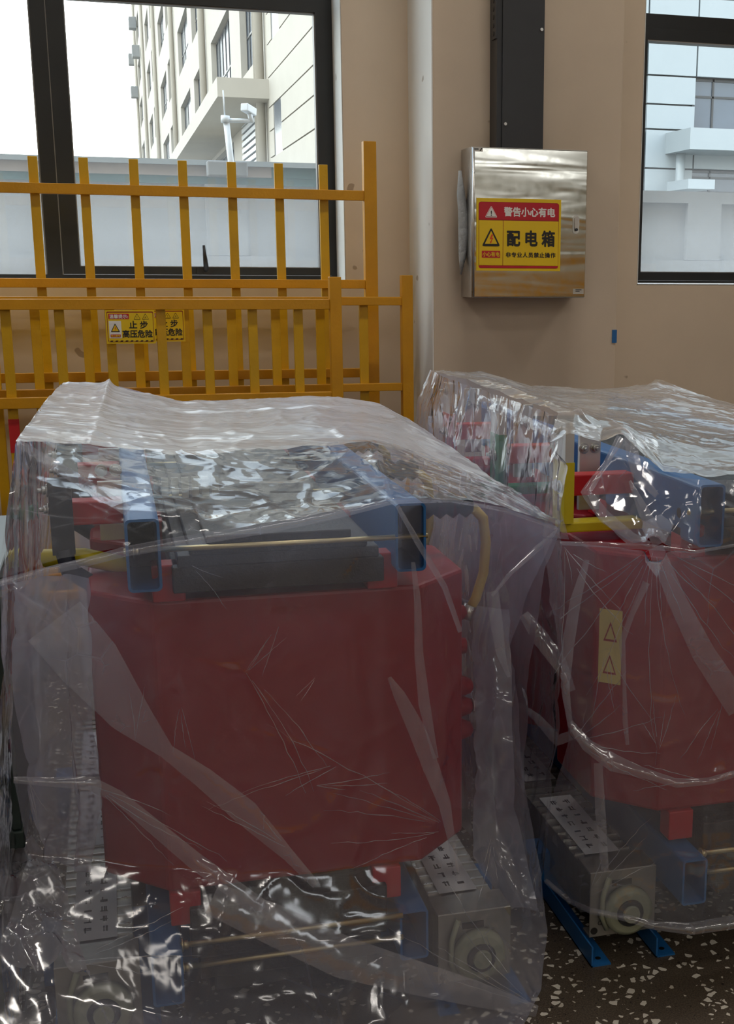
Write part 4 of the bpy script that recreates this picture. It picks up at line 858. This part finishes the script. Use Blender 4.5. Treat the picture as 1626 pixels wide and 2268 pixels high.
# the film is torn open beside the yellow bar: left strip, then a gap, then the rest
top_rows = [R4, [(1212,1090,2.70),(1255,1085,2.66),(1320,1090,2.64),(1385,1090,2.60),(1462,1130,2.50),(1550,1140,2.465),(1612,1135,2.465),(1800,1150,2.48),(2040,1130,2.48),(2236,1185,2.58)], R5, R6, R7, R8, R9, R10, R11]
def cols(rows, a, b): return [r[a:b] for r in rows]
sheet('left_strip', px([[(1222,985,2.75),(1236,974,2.74),(1248,970,2.735)], [(1212,1090,2.70),(1222,1088,2.69),(1232,1090,2.68)], [(1205,1190,2.66),(1225,1192,2.64),(1262,1196,2.61)]]), 0.006, MT['film_crisp'], cr_, ((8, 0.006, 2.0), (22, 0.002, 1.6)), 87, 2)
sheet('middle_sheet', px([[(1376,968,2.66),(1400,990,2.63),(1465,1052,2.55),(1550,1063,2.487),(1612,1063,2.487),(1800,1075,2.5),(2040,1062,2.50),(2250,1140,2.6)],
      [(1298,1092,2.65),(1385,1090,2.60),(1462,1130,2.50),(1550,1140,2.465),(1612,1135,2.465),(1800,1150,2.48),(2040,1130,2.48),(2236,1185,2.58)],
      [(1330,1150,2.60),(1400,1160,2.54),(1455,1170,2.475),(1550,1180,2.46),(1612,1175,2.46),(1800,1190,2.475),(2040,1170,2.475),(2228,1205,2.575)],
      [(1390,1206,2.50),(1425,1208,2.47),(1450,1210,2.45),(1550,1216,2.46),(1612,1206,2.46),(1800,1235,2.47),(2040,1200,2.47),(2220,1225,2.57)]]), 0.006, MT['film_crisp'], cr_, ((6, 0.006, 2.2), (16, 0.002, 2.0)), 88, 2, cre)
sheet('front_sheet', px(top_rows[2:]), 0.0065, MT['film_crisp'], cr_, ((5, 0.009, 2.6), (13, 0.003, 2.4), (30, 0.0006, 2)), 91, 2, cre)
A0 = [tuple(onY(*p)) for p in (R4[0], R3[0], R2[0], R1[0], RB[0])]
def left_drop():
    G = [A0]
    for z, X in ((1.17, 0.985), (1.0, 0.975), (0.8, 0.985), (0.55, 0.975), (0.3, 0.955), (0.10, 0.94)):
        G.append([(X, p[1] if k else 2.72, min(z, p[2]-0.03)) for k, p in enumerate(A0)])
    return G
sheet('left_sheet', left_drop(), 0.007, MT['film_crisp'], cr_, ((5, 0.014, 2.2), (14, 0.006, 2.0), (34, 0.0012, 1.6)), 101, 1, [], (1, 1, 0.6))
A9 = [tuple(onY(*p)) for p in (R4[9], R3[9], R2[9], R1[9], RB[9])]
sheet('right_sheet', side(A9, 2.12, (0.95, 0.7, 0.45, 0.2, 0.06), 0.03), 0.014, MT['film'], cr_, ((5, 0.012, 2.0),), 111, 2)
Ab = [tuple(onY(*p)) for p in RB]
sheet('back_sheet', [Ab] + [[(p[0], 4.66 if p[0] > 1.3 else 4.5, z) for p in Ab] for z in (0.8, 0.4, 0.05)], 0.02, MT['film'], cr_, ((5, 0.012, 2.0),), 121, 2)
creases('crease_lines', [(1450,1208,22,150,15,140,520,0.0009),(1460,1660,230,300,4,60,190,0.0008),(1345,1440,60,110,4,80,220,0.0008),(1560,1730,170,200,3,80,220,0.0008),(1270,1640,-60,40,5,80,260,0.0009),
    (1600,1560,95,140,3,60,160,0.0008),(1250,1212,30,90,5,80,300,0.0009),(1300,1990,-75,-25,4,80,260,0.0009)], [R5,R6,R7,R8,R9,R10,R11], cr_, 6, (1215, 1212, 1700, 2030))
ribbon('fold', [(1376,968,2.64,0.010),(1340,1030,2.635,0.006),(1298,1090,2.63,0.012),(1340,1145,2.58,0.014),(1400,1190,2.49,0.010),(1440,1206,2.44,0.006)], cr_, seed=3)
ribbon('fold', [(1240,1203,2.59,0.004),(1330,1206,2.53,0.006),(1445,1212,2.43,0.006),(1540,1222,2.44,0.004),(1626,1208,2.445,0.003)], cr_, seed=4)
ribbon('fold', [(1392,960,2.63,0.010),(1400,1000,2.62,0.014),(1412,1050,2.57,0.012),(1455,1098,2.49,0.006)], cr_, seed=5)
ribbon('fold', [(1395,1065,2.55,0.003),(1425,1130,2.49,0.012),(1462,1205,2.43,0.016)], cr_, seed=6)
ribbon('fold', [(1432,1290,2.47,0.008),(1400,1360,2.49,0.006),(1378,1420,2.51,0.007),(1383,1520,2.51,0.004),(1385,1600,2.52,0.006),(1390,1650,2.52,0.004)], cr_, seed=7)
ribbon('fold', [(1300,1240,2.56,0.006),(1275,1330,2.58,0.012),(1258,1430,2.60,0.014),(1252,1520,2.61,0.010),(1262,1600,2.60,0.006)], cr_, seed=8)
ribbon('fold', [(1452,1212,2.43,0.016),(1500,1330,2.46,0.020),(1560,1450,2.47,0.026),(1640,1570,2.47,0.030)], cr_, seed=9)
ribbon('fold', [(1262,1600,2.60,0.008),(1300,1650,2.57,0.014),(1360,1690,2.54,0.020),(1420,1710,2.51,0.012),(1500,1735,2.49,0.010),(1570,1730,2.48,0.008),(1640,1710,2.47,0.008)], cr_, seed=10)
ribbon('fold', [(1325,1690,2.57,0.010),(1330,1800,2.555,0.012),(1340,1930,2.55,0.009)], cr_, seed=11)
ribbon('fold', [(1160,1360,2.80,0.012),(1195,1410,2.78,0.020),(1240,1470,2.74,0.018),(1268,1530,2.70,0.008)], cr_, seed=12)
ribbon('fold', [(1150,1560,2.85,0.006),(1190,1590,2.80,0.010),(1235,1640,2.74,0.014),(1290,1620,2.70,0.008)], cr_, seed=13)
ribbon('hem', [(1208,1950,2.71,0.006),(1262,1996,2.65,0.006),(1310,2018,2.565,0.007),(1390,2034,2.525,0.008),(1450,2050,2.495,0.010),(1530,2057,2.465,0.014),(1640,2040,2.455,0.016)], cr_, seed=14)
# gathered band of crimped film along the bars
gb = [(1060,880,3.40,0.010),(1100,905,3.30,0.012),(1150,925,3.18,0.012),(1200,950,3.02,0.012),(1235,968,2.90,0.012)]
ribbon('fold', gb, cr_, wob=0.006, seed=15)

# ---- spare film lying by the left cabinet
sp = empty('plastic_heap', (0, 0, 0), 'loose heap of crumpled clear film on the floor at the far left', 'plastic film')
hp = [[(-80,1905,2.75),(20,1900,2.75),(60,1890,2.7),(120,1910,2.65)], [(-80,1990,2.6),(15,1960,2.6),(70,1960,2.58),(150,2010,2.5)],
      [(-80,2050,2.5),(25,2030,2.48),(90,2080,2.42),(170,2100,2.38)], [(-80,2150,2.36),(30,2155,2.34),(110,2165,2.3),(200,2190,2.26)]]
sheet('top_sheet', px(hp), 0.006, MT['film_heap'], sp, ((7, 0.04, 1.6), (16, 0.018, 1.6), (36, 0.004, 1.3)), 131, 1)

# ------------------------------------------------------------------ dark green cabinet at the far left
cb = empty('metal_cabinet', (-0.6, 2.9, 0), 'dark green metal cabinet on short legs at the far left edge', 'cabinet')
def Q(o): o.location = (0.6, -2.9, 0); return o
Q(box('body', (-1.05, 2.62, 0.475), (-0.232, 3.25, 1.02), MT['cabinet'], cb, 0.004)); Q(box('plinth', (-1.05, 2.612, 0.438), (-0.228, 3.25, 0.475), MT['cabinet'], cb, 0.003))
Q(box('door', (-1.02, 2.606, 0.50), (-0.262, 2.62, 1.00), MT['cabinet'], cb, 0.003))
for x, y in ((-1.0, 2.68), (-0.32, 2.68), (-1.0, 3.18), (-0.32, 3.18)): Q(box('leg', (x, y, 0), (x+0.05, y+0.05, 0.438), MT['cabinet'], cb, 0.002))

# ------------------------------------------------------------------ outside
tag(box('ground', (-60, WY+T, -0.25), (120, 260, -0.05), MT['ground']), kind='structure')
bw = empty('boundary_wall', (2, 9.0, -0.05), 'low grey rendered yard wall with a pale coping and green strip', 'wall')
def B(o, r=bw): o.location = tuple(-c for c in r.location); return o
B(box('wall_body', (-9, 9.0, -0.05), (3.0, 9.2, 2.145), MT['concrete'], bw)); B(box('green_strip', (-9, 8.985, 2.145), (3.0, 9.2, 2.195), MT['greenstrip'], bw))
B(box('coping_band', (-9, 8.98, 2.195), (1.10, 9.2, 2.262), MT['pinkstrip'], bw)); B(box('coping_band', (1.10, 8.98, 2.195), (3.0, 9.2, 2.262), MT['greenstrip'], bw)); B(box('coping', (-9, 8.95, 2.262), (3.0, 9.22, 2.295), MT['panel'], bw))
B(box('wall_body', (3.0, 9.03, -0.05), (9, 9.2, 2.178), MT['concrete'], bw)); B(box('cap_beam', (3.0, 8.98, 2.095), (9, 9.03, 2.178), MT['concrete'], bw))
for xa in (4.135, 5.4, 6.7, 3.0): B(box('pilaster', (xa, 8.98, 1.69), (xa+0.27, 9.03, 2.095), MT['concrete'], bw))
for xa in (0.66, -1.6, -4.0): B(box('pilaster', (xa, 8.965, 1.69), (xa+0.27, 9.0, 2.145), MT['concrete'], bw))
B(box('base_course', (-9, 8.93, -0.05), (9, 9.0, 1.686), MT['concrete'], bw))
# camera pole
cp = empty('security_camera', (0.80, 8.75, 0), 'white security camera on a pole above the yard wall', 'security camera')
def onS(x, y): return onY(x, y, 8.75)
a, b = onS(512, 362), onS(500, 258)
B(MB().tube([(a.x, 8.75, -0.04), tuple(a), tuple(b)], 0.020, 12).build('pole', MT['whiteplastic'], cp), cp)
c_, d_ = onS(492, 266), onS(560, 268)
B(MB().tube([c_, d_], 0.013, 10).build('arm', MT['whiteplastic'], cp), cp); B(MB().tube([onS(499, 256), onS(499, 272)], 0.028, 12).build('clamp', MT['whiteplastic'], cp), cp)
B(MB().tube([onS(557, 270), onS(553, 250)], 0.016, 8).build('bracket', MT['whiteplastic'], cp), cp)
q = onS(551, 243); Mx = Matrix.Translation(q) @ Matrix.Rotation(math.radians(-35), 4, 'Z') @ Matrix.Rotation(math.radians(-10), 4, 'X')
B(MB().box((-0.026, -0.06, -0.024), (0.026, 0.06, 0.024), Mx).build('camera_body', MT['whiteplastic'], cp, 0.006), cp)
B(MB().tube([onS(498, 258), onS(494, 200)], 0.005, 6).build('antenna', MT['whiteplastic'], cp), cp)
jb = MB(); a, b = onY(458, 392, 8.9), onY(545, 360, 8.9); jb.box((a.x, 8.80, a.z), (b.x, 8.93, b.z))
tag(jb.build('junction_box', MT['concrete'], None, 0.01), 'pale grey box on the yard wall below the security camera', 'junction box')

# long factory block, its side running away from us
FX = 5.0; kz = lambda z: 1.6 + (z-1.6)*0.8333; ky = 0.8333
fb_ = empty('factory_building', (8, 100, -0.05), 'long white factory block seen at a slant through the left window', 'building')
H_ = 40.0
wins = []
mods = [(51.5,58.2),(62.6,73.0),(78.6,86.8),(90.5,101.5),(109,117),(120,131.5),(140,148.5),(153,163.5),(171,179),(184,196)]
levels = [(3.4,7.3),(9.4,13.1),(15.2,18.2),(20.8,23.8),(26.0,29.0),(31.2,34.2),(36.5,39.5)]
for y0_, y1_ in mods:
    for z0_, z1_ in levels: wins.append((y0_*ky, y1_*ky, kz(z0_), kz(z1_)))
slits = [(37.8, 39.5, kz(5.4), kz(7.2)), (37.8, 39.5, kz(9.3), kz(11.6)), (37.8, 39.5, kz(13.7), kz(16.0)), (37.8, 39.5, kz(18.1), kz(20.4))]
# wall built as strips between the openings
def facade_strips(parent, y_lo, y_hi, ws, mat, name='wall'):
    ys = sorted({y_lo, y_hi} | {v for w_ in ws for v in w_[:2]}); m = MB()
    for a, b in zip(ys[:-1], ys[1:]):
        mid = (a+b)/2; here = sorted([(w_[2], w_[3]) for w_ in ws if w_[0] < mid < w_[1]]); z = -0.05
        for z0_, z1_ in here: m.box((FX, a, z), (FX+0.30, b, z0_)); z = z1_
        m.box((FX, a, z), (FX+0.30, b, H_))
    return B(m.build(name, mat, parent), parent)
facade_strips(fb_, 40.6, 168, wins, MT['facade'])
m = MB(); m.box((FX+0.4, 31.2, -0.05), (FX+14, 168, H_)); B(m.build('block', MT['facade'], fb_), fb_)
for i, (y0_, y1_, z0_, z1_) in enumerate(wins):
    if y0_ > 170: continue
    f = MB(); fw_ = 0.07; x_ = FX+0.22
    f.box((x_, y0_, z0_), (x_+0.06, y1_, z0_+fw_)).box((x_, y0_, z1_-fw_), (x_+0.06, y1_, z1_)).box((x_, y0_, z0_+fw_), (x_+0.06, y0_+fw_, z1_-fw_)).box((x_, y1_-fw_, z0_+fw_), (x_+0.06, y1_, z1_-fw_))
    zt = z0_ + (z1_-z0_)*0.42; f.box((x_, y0_+fw_, zt), (x_+0.06, y1_-fw_, zt+fw_))
    nb = 6 if y0_ < 75 else 3
    for k in range(1, nb): yy = y0_ + (y1_-y0_)*k/nb; f.box((x_, yy-0.03, z0_+fw_), (x_+0.06, yy+0.03, z1_-fw_))
    fo = B(f.build('window', MT['black_alu'], fb_), fb_)
    box('pane', (x_+0.03, y0_+fw_, z0_+fw_), (x_+0.045, y1_-fw_, z1_-fw_), MT['dkglass'], fo)
# pale cladding courses near the corner, open joints between them
zs = [kz(z) for z in (-1.0, 1.0, 2.8, 3.7, 4.55, 5.5, 6.4, 7.2, 8.2, 9.3, 10.3, 11.6, 12.6, 13.7, 14.8, 16.0, 17.1, 18.2, 20.0, 22, 24, 27, 30, 34, 40)]
for a, b in zip(zs[:-1], zs[1:]):
    segs = [(31.0, 40.6)]
    for s0, s1, z0_, z1_ in slits:
        if z0_ < (a+b)/2 < z1_: segs = [(31.0, s0), (s1, 40.6)]
    for s0, s1 in segs: B(box('panel', (FX-0.05, s0, a+0.02), (FX+0.15, s1, b-0.02), MT['facade'], fb_), fb_)
box_back = B(box('panel_backing', (FX+0.15, 31.0, -0.05), (FX+0.3, 40.6, H_), MT['concrete'], fb_), fb_)
for s0, s1, z0_, z1_ in slits: B(box('window', (FX-0.03, s0, z0_), (FX+0.04, s1, z1_), MT['dkglass'], fb_), fb_)
for yy, r_ in ((41.5, 0.14), (42.3, 0.10), (63.6, 0.16), (88.2, 0.16), (114, 0.16), (140, 0.16), (165, 0.16)):
    B(MB().tube([(FX-0.18, yy, -0.04), (FX-0.18, yy, H_)], r_, 10).build('drain_pipe', MT['facade'], fb_), fb_)
B(MB().box((3.45, 40.35, kz(7.5)), (FX, 73.0, kz(8.15))).build('canopy', MT['facade'], fb_), fb_)
# louvred gate under the canopy
lv = MB()
for k in range(16): lv.box((FX-0.06, 42.9, 3.2+k*0.22), (FX+0.02, 48.6, 3.2+k*0.22+0.14))
B(lv.build('louvre', MT['whiteplastic'], fb_), fb_)
for yy, zz in ((150, 23.5), (157, 27.5), (163, 21), (138, 30), (166, 25)):
    B(MB().box((FX-0.9, yy, zz), (FX-0.1, yy+1.6, zz+1.2)).build('air_conditioner', MT['concrete'], fb_, 0.05), fb_)

# front-facing wing with white panels, seen through the right window
wg = empty('office_building', (20, 31, -0.05), 'white panelled office wing with canopy seen through the right window', 'building')
GY = 30.0
xs = [5.3, 7.6, 8.88, 10.16, 11.40, 12.62, 13.90, 17.4, 18.7, 20.0, 22.0]
zs2 = [-0.05, 1.6, 2.5, 3.5, 4.05, 4.95, 5.52, 6.17, 7.05, 7.95, 8.9, 10.0, 11.2, 12.5, 14, 16, 19, 24]
wo = [(13.90, 17.4, 5.02, 6.08), (12.33, 12.60, 4.95, 6.10), (13.90, 17.4, 7.62, 8.9), (13.80, 17.4, 3.0, 4.0), (12.33, 12.60, 7.62, 8.9)]
for i in range(len(xs)-1):
    for j in range(len(zs2)-1):
        xm, zm = (xs[i]+xs[i+1])/2, (zs2[j]+zs2[j+1])/2
        if 13.9 < xm < 17.4 and (4.96 < zm < 6.1 or 3.4 < zm < 4.1 or 7.9 < zm < 8.95): continue
        x0_ = xs[i]+0.02
        if abs(xs[i]-11.40) < 0.01 and 4.96 < zm < 6.1: B(box('panel', (x0_, GY, zs2[j]+0.02), (12.30, GY+0.1, zs2[j+1]-0.02), MT['panel'], wg), wg); continue
        B(box('panel', (x0_, GY, zs2[j]+0.02), (xs[i+1]-0.02, GY+0.1, zs2[j+1]-0.02), MT['panel'], wg), wg)
B(box('panel_backing', (5.3, GY+0.35, -0.05), (22, GY+0.9, 24), MT['concrete'], wg), wg)
for x0_, x1_, z0_, z1_ in ((13.9, 17.4, 4.95, 6.17), (13.9, 17.4, 3.5, 4.05), (13.9, 17.4, 7.95, 8.9), (12.32, 12.6, 4.95, 6.17)):
    f = MB(); fw_ = 0.06; y_ = GY+0.2
    f.box((x0_, y_, z0_), (x1_, y_+0.06, z0_+fw_)).box((x0_, y_, z1_-fw_), (x1_, y_+0.06, z1_)).box((x0_, y_, z0_), (x0_+fw_, y_+0.06, z1_)).box((x1_-fw_, y_, z0_), (x1_, y_+0.06, z1_))
    if x1_-x0_ > 1:
        for xx in (14.42, 15.3, 16.2): f.box((xx, y_, z0_), (xx+0.05, y_+0.06, z1_))
        f.box((x0_, y_, z0_+(z1_-z0_)*0.64), (x1_, y_+0.06, z0_+(z1_-z0_)*0.64+0.05))
    fo = B(f.build('window', MT['black_alu'], wg), wg); box('pane', (x0_, y_+0.03, z0_), (x1_, y_+0.04, z1_), MT['dkglass'], fo)
a, b = onY(1530, 282, 28.6), onY(1528, 330, 28.6)
B(MB().box((a.x, 28.6, b.z), (17.6, GY, a.z)).build('canopy', MT['panel'], wg), wg)
a = onY(1508, 345, 29.7); B(MB().tube([(a.x, 29.7, 2.5), (a.x, 29.7, 4.6)], 0.11, 12).build('drain_pipe', MT['panel'], wg), wg)
a, b = onY(1525, 396, 28.4), onY(1583, 419, 28.4); B(MB().box((a.x, 28.4, b.z), (b.x, 29.6, a.z)).build('porch_roof', MT['panel'], wg), wg)
